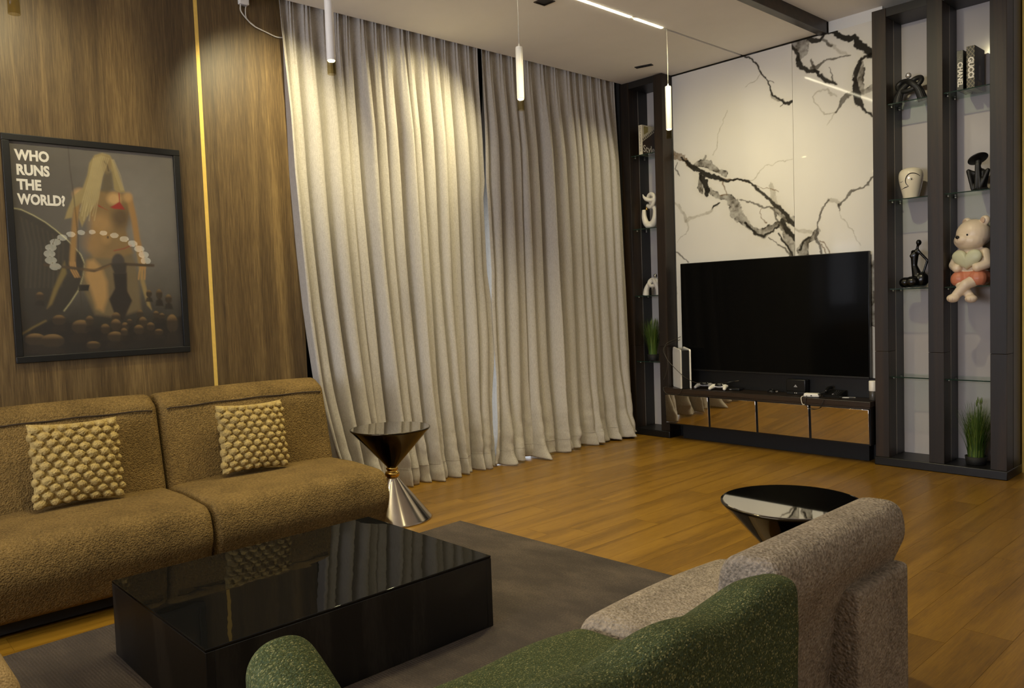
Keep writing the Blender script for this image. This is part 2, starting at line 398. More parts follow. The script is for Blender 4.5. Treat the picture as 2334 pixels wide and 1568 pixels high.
M_glassshelf = see_glass('shelf_glass', (0.80, 0.90, 0.85))
M_pane = see_glass('clear_pane', (0.97, 0.97, 0.96), 0.0, 1.5)
M_tableglass = dark_glass('black_table_glass', (0.006, 0.006, 0.006), (0.42, 0.42, 0.42), 1.45)
M_sideglass = NT('smoked_mirror_top').set(Roughness=0.02, Metallic=1.0, Base_Color=(0.52, 0.51, 0.48, 1)).m
M_led = emit('led_bar', (1.0, 0.90, 0.62), 9.0)
M_lampdisc = emit('lamp_disc', (1.0, 0.92, 0.70), 16.0)
M_opal = emit('opal_disc', (1.0, 0.90, 0.62), 3.0)
M_smoke = see_glass('smoked_acrylic', (0.84, 0.80, 0.66), 0.1, 1.15)
M_whitemetal = plain('white_metal', srgb(236, 232, 224), 0.35, vary=0.02)
M_whiteplastic = plain('white_plastic', srgb(230, 226, 218), 0.35, vary=0.02)
M_greyplastic = plain('grey_plastic', srgb(150, 148, 150), 0.4, vary=0.03)
M_blackplastic = plain('black_plastic', srgb(16, 16, 16), 0.32, vary=0.05)
M_cord = plain('white_cord', srgb(210, 205, 192), 0.6)
M_cable = plain('dark_cable', srgb(52, 46, 34), 0.5)

# ------------------------------------------------------------------ floor
X0, X1, Y0, Y1 = -5.60, 2.60, -3.50, 6.68
floor = MB().box(X0, 0.0, -0.4, Y1, -0.06, -0.004).build('floor', M_blackmat); tag(floor, 'yellow oak plank floor running towards the television wall', 'floor', kind='structure')
fl2 = MB().box(0.0, X1, -0.4, Y1, -0.06, 0).box(X0, X1, Y0, -0.4, -0.06, 0).build('floor', M_floor2); tag(fl2, 'continuation of the oak floor behind the seating', 'floor', kind='structure')
PWD, PLN = 0.1825, 1.22
full = {}
def plank(cx, ya, yb):
    key = round(yb - ya, 4)
    if key not in full:
        h = (yb - ya) / 2 - 0.00025; w = PWD / 2 - 0.0002
        bm = bmesh.new(); bmesh.ops.create_cube(bm, size=1)
        for v in bm.verts:
            v.co = Vector((math.copysign(w - (0.0003 if v.co.z > 0 else 0), v.co.x), math.copysign(h - (0.0003 if v.co.z > 0 else 0), v.co.y), 0.0 if v.co.z > 0 else -0.004))
        me = bpy.data.meshes.new('plank'); bm.to_mesh(me); bm.free(); me.materials.append(M_floor); full[key] = me
    o = bpy.data.objects.new('plank', full[key]); COL.objects.link(o); o.parent = floor; o.location = (cx, (ya + yb) / 2, 0)
nx = int((0 - X0) / PWD) + 1
for i in range(nx):
    cx = 0 - PWD / 2 - i * PWD
    if cx - PWD / 2 < X0: break
    y = -0.4 - [0.0, 0.41, 0.83, 0.2, 0.62, 1.03][i % 6]
    while y < Y1:
        a, b = max(y, -0.4), min(y + PLN, Y1)
        if b - a > 0.03: plank(cx, a, b)
        y += PLN

# ------------------------------------------------------------------ walls
wl = MB().box(-5.30, -5.215, Y0, 2.76, 0, 3.9).build('wall_left', M_black); tag(wl, 'walnut veneer wall behind the brown sofa', 'wall', kind='structure')
edges = [2.757, 2.098, 0.86, -0.38, -1.62, -2.86, -3.5]
for k in range(len(edges) - 1):
    hi, lo = edges[k], edges[k + 1]
    if k == 1: hi = 2.074
    MB().box(-5.215, -5.20, lo + 0.0006, hi - 0.0006, 0, 3.9).build('panel', M_wallwood, wl)
t = MB().box(-5.212, -5.199, 2.074, 2.098, 0, 3.9).build('trim_1', M_gold); tag(t, 'slim gold metal strip set upright in the walnut wall', 'trim', kind='structure')
# recess for the curtains, with its window
wn = MB().box(-5.60, -5.50, 2.76, Y1, 2.22, 3.9).box(-5.60, -5.50, 2.76, 3.9, 0, 2.22).box(-5.60, -5.50, 5.44, Y1, 0, 2.22).box(-5.60, -5.50, 3.9, 5.44, 0, 0.04).box(-5.60, -5.30, 2.70, 2.76, 0, 3.9).box(-5.50, -5.118, 6.29, 6.32, 0, 3.9).build('wall_window', M_blackmat)  # last box: end panel added to stop daylight leaking past the curtain
tag(wn, 'black wall of the window recess behind the curtains', 'wall', kind='structure')
wf = MB()
for y in (3.9, 4.66, 5.4): wf.box(-5.57, -5.52, y, y + 0.04, 0.04, 2.22)
wf.box(-5.57, -5.52, 3.9, 5.44, 2.18, 2.22).box(-5.57, -5.52, 3.9, 5.44, 0.04, 0.08)
w1 = wf.build('window_1', M_whitemetal); tag(w1, 'white framed window glimpsed through the gap between the curtains', 'window', kind='structure')
for y, y2 in ((3.9, 4.66), (4.66, 5.4)): MB().box(-5.548, -5.542, y + 0.04, y2, 0.08, 2.18).build('pane', M_pane, w1)
wt = MB().box(X0, X1, Y1, Y1 + 0.12, 0, 3.9).build('wall_front', M_white); tag(wt, 'plain white wall behind the shelves and marble', 'wall', kind='structure')
wr = MB().box(X1, X1 + 0.1, Y0, Y1, 0, 3.9).build('wall_right', M_white); tag(wr, 'plain white side wall out of view', 'wall', kind='structure')
wb = MB().box(X0, X1, Y0 - 0.1, Y0, 0, 0.9).box(X0, X1, Y0 - 0.1, Y0, 2.6, 3.9).box(X0, -3.9, Y0 - 0.1, Y0, 0.9, 2.6).box(-0.5, X1, Y0 - 0.1, Y0, 0.9, 2.6).build('wall_back', M_white); tag(wb, 'plain white wall behind the camera', 'wall', kind='structure')
# ------------------------------------------------------------------ ceiling
ZC = 3.53; ZU = 3.615
c1 = MB().box(-5.10, -3.852, Y0, 6.47, ZC, 3.72).box(-3.828, -3.125, Y0, 6.47, ZC, 3.72).build('ceiling', M_ceil); tag(c1, 'cream drop ceiling over the curtains and sofa', 'ceiling', kind='structure')
c2 = MB().box(-3.06, X1, Y0, Y1, ZU, 3.72).build('ceiling', M_ceil); tag(c2, 'higher white ceiling on the right of the wooden beam', 'ceiling', kind='structure')
c3 = MB().box(X0, X1, Y0, Y1, 3.9, 3.95).build('ceiling', M_blackmat); tag(c3, 'dark slab above the curtain recess', 'ceiling', kind='structure')
b1 = bevel_box('trim_2', M_darkwood_x, None, (-3.125, -3.055, Y0, 6.47, 3.515, 3.70), 0.003); tag(b1, 'dark wooden beam along the edge of the drop ceiling', 'beam', kind='structure')
b2 = MB().box(-3.852, -3.828, Y0, 6.47, 3.56, 3.60).build('trim_3', M_black); tag(b2, 'narrow black slot cut along the drop ceiling', 'slot', kind='structure')
def led_bar(y0, y1, label):
    o = empty('linear_light', (-3.84, (y0 + y1) / 2, ZC), label, 'light', 'linear lights in the ceiling slot')
    h = (y1 - y0) / 2
    MB().box(-0.011, 0.011, -h, h, 0.004, 0.028).build('housing', M_whitemetal, o)
    MB().box(-0.0105, 0.0105, -h + 0.002, h - 0.002, -0.004, 0.004).build('diffuser', M_led, o)
led_bar(4.93, 5.28, 'shorter glowing linear light in the ceiling slot, nearest the marble wall')
led_bar(3.0, 4.885, 'longer glowing linear light in the ceiling slot above the curtains')
led_bar(-3.0, 1.4, 'glowing linear light in the ceiling slot behind the camera')
# white wall face above the marble
t = MB().box(-3.055, -2.62, 6.50, 6.68, 3.50, 3.615).build('trim_4', M_white); tag(t, 'white band above the marble beside the beam', 'trim', kind='structure')
t = MB().box(-1.700, -1.672, 6.64, 6.68, 0.0, 3.615).build('trim_5', M_gold); tag(t, 'upright gold strip on the wall right of the tall shelves', 'trim', kind='structure')
t = bevel_box('baseboard_front', M_black, None, (-1.672, X1, 6.655, 6.68, 0, 0.08), 0.003); tag(t, 'black baseboard right of the tall shelves', 'baseboard', kind='structure')

# ceiling fixtures
def spot_fixture(loc, rz, cells, label, name='grille_spotlight', ztop=ZC):
    o = empty(name, (loc[0], loc[1], ztop), label, 'light', rotz=rz)
    L = 0.03 * cells / 2
    f = MB()
    f.box(-L - 0.008, L + 0.008, -0.026, -0.018, -0.006, 0.002).box(-L - 0.008, L + 0.008, 0.018, 0.026, -0.006, 0.002).box(-L - 0.008, -L, -0.018, 0.018, -0.006, 0.002).box(L, L + 0.008, -0.018, 0.018, -0.006, 0.002)
    f.build('frame', M_inner, o)
    for k in range(cells):
        c = MB().lathe([(0.013, -0.003), (0.0125, 0.0), (0.006, 0.012), (0.001, 0.012)], 16); c.build('cell', M_black, o, True, (-L + 0.03 * (k + 0.5), 0, -0.002))
    MB().box(-L, L, -0.018, 0.018, -0.0005, 0.012).build('housing', M_blackmat, o)
    return o
spot_fixture((-4.572, 5.99), 0.28, 5, 'small five cell recessed spotlight in the ceiling near the left shelves')
for l, t, w, a in SPOTS[:3]:
    first = l[1] == 4.13
    o = empty('recessed_spotlight', (l[0], l[1], ZC), 'square black recessed spotlight at the top edge above the gap in the curtains' if first else ('recessed spotlight above the poster wall, out of frame' if l[1] < 1.5 else ('recessed spotlight above the gold strip, out of frame' if l[1] < 3 else 'recessed spotlight over the right curtain')), 'light')
    r = 0.055
    MB().box(-r, r, -r, -r + 0.01, -0.006, 0.002).box(-r, r, r - 0.01, r, -0.006, 0.002).box(-r, -r + 0.01, -r + 0.01, r - 0.01, -0.006, 0.002).box(r - 0.01, r, -r + 0.01, r - 0.01, -0.006, 0.002).build('frame', M_darkwood_x, o)
    MB().box(-r + 0.01, r - 0.01, -r + 0.01, r - 0.01, -0.001, 0.002).build('housing', M_black, o)

# ------------------------------------------------------------------ pendants
def pendant(y, label):
    o = empty('pendant_light', (-3.84, y, 2.74), label, 'pendant', 'slim white pendants under the ceiling slot')
    MB().tube([(0, 0, 0.345), (0.002, 0, 0.5), (0, 0, 0.82)], 0.0022, 8).build('cord', M_cord, o, True)
    MB().lathe([(0.004, 0.36), (0.006, 0.345), (0.022, 0.340), (0.024, 0.334), (0.024, 0.004), (0.0235, 0.0), (0.019, 0.0), (0.019, 0.002)], 32).build('tube', M_whitemetal, o, True)
    MB().lathe([(0.0188, 0.001), (0.0188, -0.003), (0.016, -0.006), (0.001, -0.007)], 24).build('diffuser', M_lampdisc, o, True)
    n = 24; mb = MB(); V = []; F = []
    for z in (-0.075, 0.0):
        for r in (0.0235, 0.022):
            for k in range(n): V.append((r * math.cos(2 * PI * k / n), r * math.sin(2 * PI * k / n), z))
    for k in range(n):
        j = (k + 1) % n
        F += [(k, j, 2 * n + j, 2 * n + k), (n + j, n + k, 3 * n + k, 3 * n + j), (j, k, n + k, n + j)]
    mb.add(V, F).build('shade', M_smoke, o, True)
    lp = spot_lamp('pendant_lamp', (0, 0, -0.012), (0, 0, -1), 9, 120, 0.9, 0.02, WARM2); lp.parent = o
pendant(5.34, 'white tube pendant hanging in front of the marble wall')
pendant(3.69, 'white tube pendant hanging before the right curtain')
pendant(2.27, 'white tube pendant hanging before the left curtain')
pendant(0.78, 'white tube pendant at the top left above the poster, only its glowing end showing')
VEINS=[
('L','d',[(-3.821,3.53,12.1),(-3.76,3.484,13.6),(-3.692,3.426,15.1),(-3.663,3.344,13.6),(-3.611,3.271,13.6),(-3.582,3.217,12.1),(-3.568,3.167,12.1),(-3.532,3.112,13.6),(-3.488,3.076,16.7),(-3.452,3.035,21.2),(-3.409,3.019,24.2),(-3.374,3.032,21.2)]),
('L','f',[(-3.663,3.331,6.1),(-3.702,3.278,6.1),(-3.812,3.248,4.5)]),
('L','m',[(-3.452,3.035,9.1),(-3.482,3.007,6.1)]),
('L','m',[(-3.581,3.242,7.6),(-3.534,3.218,6.1)]),
('L','g',[(-3.568,3.167,9.1),(-3.547,3.101,21.2),(-3.496,3.064,15.1)]),
('L','b',[(-4.625,2.8,45.4),(-4.58,2.763,66.6),(-4.517,2.73,60.6),(-4.464,2.697,33.3),(-4.403,2.623,24.2)]),
('L','d',[(-4.517,2.73,15.1),(-4.446,2.675,24.2),(-4.394,2.615,39.4),(-4.325,2.575,42.4),(-4.222,2.524,39.4),(-4.138,2.483,33.3),(-4.056,2.443,21.2),(-3.957,2.436,13.6),(-3.877,2.423,15.1),(-3.798,2.401,19.7),(-3.736,2.351,22.7),(-3.691,2.303,21.2),(-3.63,2.24,21.2),(-3.571,2.185,24.2),(-3.527,2.139,30.3),(-3.469,2.085,33.3),(-3.426,2.026,36.4),(-3.36,1.976,39.4)]),
('L','b',[(-4.072,2.445,15.1),(-3.989,2.452,9.1),(-3.877,2.419,7.6),(-3.782,2.385,6.1),(-3.66,2.32,6.1),(-3.51,2.267,6.1)]),
('L','g',[(-4.359,2.624,39.4),(-4.289,2.636,66.6),(-4.203,2.616,60.6),(-4.153,2.572,45.4),(-4.087,2.533,33.3),(-4.037,2.512,51.5)]),
('L','g',[(-4.27,2.67,21.2),(-4.244,2.695,15.1)]),
('L','d',[(-4.309,2.528,45.4),(-4.25,2.461,54.5),(-4.234,2.386,51.5),(-4.244,2.336,30.3)]),
('L','g',[(-4.309,2.514,30.3),(-4.318,2.426,51.5),(-4.296,2.364,30.3)]),
('L','g',[(-4.234,2.386,51.5),(-4.159,2.333,39.4),(-4.092,2.288,27.3),(-4.026,2.295,45.4),(-3.978,2.239,81.8),(-3.947,2.178,106.0),(-3.9,2.102,84.8),(-3.853,2.054,66.6),(-3.814,2.015,45.4),(-3.759,1.975,30.3),(-3.713,1.936,60.6),(-3.652,1.923,78.8),(-3.59,1.96,54.5),(-3.53,1.988,45.4),(-3.485,1.977,54.5),(-3.442,1.919,66.6),(-3.414,1.835,84.8),(-3.386,1.765,75.7),(-3.376,1.703,51.5)]),
('L','d',[(-3.837,2.039,18.2),(-3.767,1.969,15.1),(-3.714,1.922,21.2),(-3.652,1.896,21.2),(-3.591,1.932,15.1),(-3.515,1.98,18.2)]),
('L','d',[(-3.484,2.018,30.3),(-3.442,1.932,33.3),(-3.392,1.887,33.3),(-3.362,1.844,30.3)]),
('L','d',[(-3.516,1.912,12.1),(-3.473,1.84,18.2),(-3.43,1.782,18.2),(-3.387,1.704,15.1)]),
('L','g',[(-3.527,2.132,60.6),(-3.469,2.058,66.6),(-3.411,2.011,51.5),(-3.359,2.019,45.4)]),
('L','m',[(-3.889,2.243,9.1),(-3.802,2.205,12.1),(-3.724,2.189,15.1),(-3.663,2.154,13.6),(-3.587,2.146,13.6),(-3.527,2.135,15.1)]),
('L','m',[(-3.587,2.139,15.1),(-3.543,2.065,15.1),(-3.492,1.992,15.1),(-3.442,1.919,15.1)]),
('L','b',[(-3.678,2.149,6.1),(-3.677,2.065,6.1),(-3.635,2.005,12.1)]),
('L','f',[(-4.602,2.303,12.1),(-4.548,2.259,21.2),(-4.505,2.194,21.2),(-4.471,2.115,36.4),(-4.39,2.129,21.2),(-4.283,2.156,24.2),(-4.179,2.196,21.2)]),
('L','d',[(-4.188,2.193,6.1),(-4.162,2.219,15.1),(-4.128,2.22,15.1),(-4.09,2.237,9.1)]),
('L','f',[(-4.471,2.115,24.2),(-4.454,2.061,12.1),(-4.483,1.995,6.1),(-4.586,1.912,4.5)]),
('L','b',[(-4.064,2.429,12.1),(-4.044,2.362,10.6),(-4.022,2.309,12.1),(-4.092,2.303,9.1)]),
('L','m',[(-3.607,1.878,7.6),(-3.533,1.817,10.6),(-3.459,1.77,10.6),(-3.399,1.718,12.1)]),
('L','f',[(-3.583,2.345,30.3),(-3.562,2.273,45.4),(-3.541,2.175,45.4)]),
('L','f',[(-3.782,2.406,7.6),(-3.727,2.422,7.6),(-3.687,2.483,7.6),(-3.625,2.522,7.6),(-3.535,2.529,6.1),(-3.371,2.534,6.1)]),
('L','m',[(-4.597,1.821,9.1),(-4.526,1.763,12.1),(-4.463,1.709,9.1)]),
('L','m',[(-4.564,2.685,12.1),(-4.593,2.629,10.6),(-4.566,2.595,9.1),(-4.537,2.542,6.1)]),
('L','f',[(-4.008,3.071,6.1),(-4.077,2.942,6.1),(-4.114,2.805,6.1),(-4.167,2.698,7.6)]),
('L','f',[(-4.664,1.78,6.1),(-4.66,1.578,21.2),(-4.627,1.422,45.4),(-4.651,1.268,30.3)]),
('R','d',[(-3.121,3.529,30.3),(-3.041,3.52,33.3),(-2.95,3.465,42.4),(-2.86,3.421,39.4),(-2.824,3.432,33.3),(-2.804,3.367,48.5),(-2.748,3.315,51.5),(-2.699,3.26,51.5)]),
('R','d',[(-3.383,3.504,21.2),(-3.337,3.453,27.3),(-3.306,3.366,27.3),(-3.283,3.292,33.3),(-3.221,3.235,30.3),(-3.153,3.219,27.3),(-3.099,3.168,24.2),(-3.046,3.124,24.2),(-2.983,3.082,15.1)]),
('R','g',[(-3.383,3.524,39.4),(-3.329,3.503,90.9),(-3.274,3.463,106.0),(-3.267,3.409,75.7),(-3.303,3.372,36.4)]),
('R','d',[(-3.224,3.53,21.2),(-3.176,3.483,39.4),(-3.122,3.469,27.3),(-3.081,3.503,18.2)]),
('R','m',[(-3.122,3.475,12.1),(-3.055,3.445,24.2),(-3.016,3.397,18.2)]),
('R','f',[(-3.042,3.429,21.2),(-2.977,3.374,21.2),(-2.9,3.317,15.1),(-2.862,3.282,9.1)]),
('R','m',[(-3.186,3.259,39.4),(-3.146,3.249,27.3),(-3.111,3.273,18.2),(-3.071,3.302,12.1),(-2.991,3.295,10.6),(-2.913,3.295,9.1),(-2.855,3.285,6.1)]),
('R','m',[(-3.038,3.23,6.1),(-3.013,3.142,9.1),(-2.978,3.08,10.6)]),
('R','m',[(-3.192,3.338,12.1),(-3.179,3.27,21.2),(-3.139,3.209,21.2)]),
('R','d',[(-2.705,3.256,24.2),(-2.748,3.248,18.2),(-2.784,3.232,21.2),(-2.812,3.17,30.3),(-2.828,3.112,27.3),(-2.831,3.038,36.4),(-2.814,2.959,54.5),(-2.787,2.891,36.4),(-2.753,2.835,18.2),(-2.698,2.768,12.1)]),
('R','g',[(-2.786,3.22,39.4),(-2.79,3.153,60.6),(-2.8,3.068,75.7),(-2.799,2.981,75.7)]),
('R','g',[(-2.695,2.989,51.5),(-2.739,2.98,36.4),(-2.789,2.966,30.3)]),
('R','m',[(-2.846,2.979,24.2),(-2.897,2.971,45.4),(-2.93,2.933,33.3),(-2.963,2.889,21.2),(-2.99,2.859,18.2)]),
('R','f',[(-2.99,2.859,9.1),(-3.09,2.868,9.1),(-3.13,2.923,7.6),(-3.17,2.976,7.6),(-3.18,3.018,7.6),(-3.128,3.065,12.1),(-3.06,3.063,15.1),(-2.982,2.982,9.1)]),
('R','f',[(-2.99,2.859,12.1),(-3.017,2.811,9.1),(-3.064,2.768,6.1)]),
('R','m',[(-2.69,2.29,18.2),(-2.734,2.24,15.1),(-2.795,2.216,12.1),(-2.861,2.205,18.2),(-2.9,2.159,15.1),(-2.94,2.119,12.1),(-2.973,2.095,21.2)]),
('R','f',[(-2.973,2.11,30.3),(-3.013,2.134,30.3),(-3.053,2.145,24.2)]),
('R','m',[(-3.053,2.143,12.1),(-3.101,2.092,10.6),(-3.117,2.068,18.2),(-3.136,1.997,18.2),(-3.157,1.96,12.1),(-3.161,1.907,18.2),(-3.175,1.849,24.2),(-3.146,1.774,21.2),(-3.131,1.694,18.2)]),
('R','m',[(-2.977,2.095,12.1),(-2.967,2.042,9.1)]),
('R','f',[(-2.974,2.043,6.1),(-2.903,1.948,6.1),(-2.839,1.84,4.5),(-2.796,1.748,4.5)]),
('R','f',[(-3.357,1.938,21.2),(-3.283,1.918,24.2),(-3.214,1.896,27.3)]),
('R','g',[(-3.158,1.907,36.4),(-3.186,1.857,51.5),(-3.243,1.828,36.4)]),
('R','g',[(-3.235,1.847,24.2),(-3.278,1.791,54.5),(-3.293,1.745,75.7),(-3.28,1.677,75.7)]),
('R','d',[(-3.235,1.854,12.1),(-3.3,1.786,12.1),(-3.317,1.746,12.1)]),
('R','b',[(-3.145,1.814,7.6),(-3.091,1.77,7.6),(-3.052,1.701,6.1)]),
('R','b',[(-3.132,1.786,6.1),(-3.099,1.731,7.6),(-3.079,1.677,6.1)]),
('R','g',[(-2.69,1.614,30.3),(-2.699,1.362,60.6),(-2.694,1.235,60.6),(-2.693,1.109,45.4)]),
('R','m',[(-2.699,1.375,15.1),(-2.691,1.311,12.1),(-2.704,1.261,12.1)])]

# ------------------------------------------------------------------ marble wall (two big slabs with painted veins)
M_marble = vcol('polished_marble', 0.045, 0.0)
def paint_slab(key, xa, xb, za, zb, step=0.0045):
    nxx = int((xb - xa) / step) + 1; nz = int((zb - za) / step) + 1
    x = np.linspace(xa, xb, nxx); z = np.linspace(za, zb, nz); X, Z = np.meshgrid(x, z, indexing='ij')
    wx = X + 0.030 * (fbm(X * 9, Z * 9, 3) - 0.5) + 0.016 * (fbm(X * 40, Z * 40, 5, 3) - 0.5)
    wz = Z + 0.030 * (fbm(X * 9 + 50, Z * 9, 8) - 0.5) + 0.016 * (fbm(X * 40 + 9, Z * 40, 6, 3) - 0.5)
    base = np.array(srgb(226, 222, 214)); C = np.ones(X.shape + (3,)) * base
    cl = fbm(X * 2.2, Z * 1.0, 21) - 0.5; C *= (1 + 0.10 * cl)[..., None]
    mott = fbm(X * 26, Z * 26, 31, 4); fine = fbm(X * 90, Z * 90, 17, 2); edge_n = fbm(X * 16 + 3, Z * 16, 44, 3)
    KIND = {'d': (srgb(30, 27, 22), 0.97, 0.0), 'm': (srgb(66, 60, 50), 0.85, 0.1), 'g': (srgb(92, 86, 76), 0.9, 0.5), 'f': (srgb(150, 142, 124), 0.55, 0.4), 'b': (srgb(104, 74, 26), 0.85, 0.3)}
    order = {'f': 0, 'g': 1, 'b': 2, 'm': 3, 'd': 4}
    rs = np.random.default_rng(5)
    for s, k, pts in sorted(VEINS, key=lambda v: order[v[1]]):
        if s != key: continue
        P = [np.array(p, float) for p in pts]
        for lev in range(2):
            Q = []
            for a, b in zip(P[:-1], P[1:]):
                L = np.hypot(*(b - a)[:2]); m = (a + b) / 2; n = np.array([-(b - a)[1], (b - a)[0]]) / (L + 1e-9)
                m[:2] += n * rs.normal(0, 0.07) * L; Q += [a, m]
            P = Q + [P[-1]]
        col, amax, mo = KIND[k]; col = np.array(col); D = np.full(X.shape, 9.0); WW = np.zeros(X.shape)
        for a, b in zip(P[:-1], P[1:]):
            wmax = max(a[2], b[2]) / 1000 * 1.2 + 0.03
            i0 = np.searchsorted(x, min(a[0], b[0]) - wmax); i1 = np.searchsorted(x, max(a[0], b[0]) + wmax)
            j0 = np.searchsorted(z, min(a[1], b[1]) - wmax); j1 = np.searchsorted(z, max(a[1], b[1]) + wmax)
            if i1 <= i0 or j1 <= j0: continue
            sx = wx[i0:i1, j0:j1] - a[0]; sz = wz[i0:i1, j0:j1] - a[1]; d = (b - a)[:2]; L2 = d @ d + 1e-12
            t = np.clip((sx * d[0] + sz * d[1]) / L2, 0, 1); dist = np.hypot(sx - t * d[0], sz - t * d[1]); w = (a[2] + (b[2] - a[2]) * t) / 2000
            q = dist / w; old = D[i0:i1, j0:j1]; mk = q < old; old[mk] = q[mk]; ww = WW[i0:i1, j0:j1]; ww[mk] = w[mk]
        Dn = D * (0.50 + 0.55 * (1 - edge_n) + 0.20 * fine)
        soft = np.clip(0.006 / np.maximum(WW, 1e-4), 0.15, 1.2)
        al = np.clip((1 + soft * 0.5 - Dn) / soft, 0, 1) * amax
        if mo: al = al * (1 - mo + mo * np.clip((mott - 0.3) * 2.6, 0, 1.25)); al = np.clip(al, 0, 1)
        cc = np.ones(C.shape) * col
        if k == 'g':
            rim = np.exp(-((Dn - 0.92) / 0.16) ** 2) * np.clip((mott - 0.42) * 4, 0, 1); cc = cc * (1 - 0.75 * rim)[..., None]; al = np.clip(al + 0.4 * rim, 0, 1)
        halo = np.exp(-(Dn / 2.2) ** 2) * (0.10 if k in 'dg' else 0.05)
        C = C * (1 - halo[..., None] * np.array([0.5, 0.55, 0.8]))
        C = C * (1 - al[..., None]) + cc * al[..., None]
    Pp = np.stack([X, np.full(X.shape, 6.47), Z], -1)
    # turn the rim back so that the slab has an edge
    Pp = np.pad(Pp, ((1, 1), (1, 1), (0, 0)), mode='edge'); C = np.pad(C, ((1, 1), (1, 1), (0, 0)), mode='edge')
    Pp[0, :, 1] = Pp[-1, :, 1] = 6.482; Pp[:, 0, 1] = Pp[:, -1, 1] = 6.482
    me = grid_mesh('slab', Pp, C)
    if me.polygons[len(me.polygons) // 2].normal.y > 0: me.flip_normals()
    me.polygons.foreach_set('use_smooth', [False] * len(me.polygons)); return me
mw = MB().box(-4.605, -2.62, 6.480, 6.68, 0, 3.515).build('wall_marble', M_black)
tag(mw, 'white marble wall with black veins behind the television', 'wall', kind='structure')
o = link('slab', paint_slab('L', -4.605, -3.3665, 0.5, 3.515), M_marble, mw); o['label'] = 'left marble slab crossed by a broken dark vein'
o = link('slab', paint_slab('R', -3.3635, -2.62, 0.5, 3.515), M_marble, mw); o['label'] = 'right marble slab with a ring of black veins at the top'

# ------------------------------------------------------------------ television
tv = empty('television', (-3.61, 6.412, 0.67), 'large black flat television mounted on the marble wall', 'television')
bevel_box('body', M_blackplastic, tv, (-0.905, 0.905, -0.005, 0.035, -0.005, 1.03), 0.004)
M_screen = NT('tv_screen').set(Roughness=0.08, Base_Color=(0.003, 0.003, 0.003, 1), Specular_IOR_Level=0.10).m
bevel_box('screen', M_screen, tv, (-0.898, 0.898, -0.009, -0.004, 0.012, 1.024), 0.001)
bevel_box('lower_bezel', M_black, tv, (-0.898, 0.898, -0.010, -0.004, -0.003, 0.011), 0.001)
MB().box(-0.3, 0.3, 0.034, 0.05, 0.3, 0.7).build('wall_bracket', M_black, tv)

# ------------------------------------------------------------------ media console
cs = empty('media_console', (-3.61, 6.215, 0), 'long floating dark wood media console with mirrored doors under the television', 'console')
bevel_box('top', M_darkwood_x, cs, (-0.985, 0.985, 0, 0.253, 0.462, 0.505), 0.003)
MB().box(-0.98, 0.98, 0.018, 0.253, 0.155, 0.462).build('carcass', M_black, cs)
MB().box(-0.90, 0.90, 0.175, 0.253, 0.0, 0.155).build('plinth', M_blackmat, cs)
bevel_box('back_panel', M_black, cs, (-0.985, 0.985, 0.240, 0.253, 0.505, 0.67), 0.002)
MB().box(-0.98, 0.98, 0.003, 0.02, 0.448, 0.462).build('handle_rail', M_metal if False else M_darkwood_x, cs)
dw = 1.95 / 4
for k in range(4):
    xa = -0.975 + k * dw + (0 if k == 0 else 0.010); xb = -0.975 + (k + 1) * dw - (0.010 if k < 3 else 0)
    # the mirrored drop fronts lean a little forward at the top
    d = bevel_box('door', M_mirror, cs, (xa, xb, 0.0, 0.012, 0.0, 0.276), 0.0025, 2, loc=(0, 0.004, 0.168), rot=(math.radians(2.6), 0, 0))
    bevel_box('edge_trim', M_black, d, (xa, xb, -0.001, 0.012, 0.2765, 0.2805), 0.001)

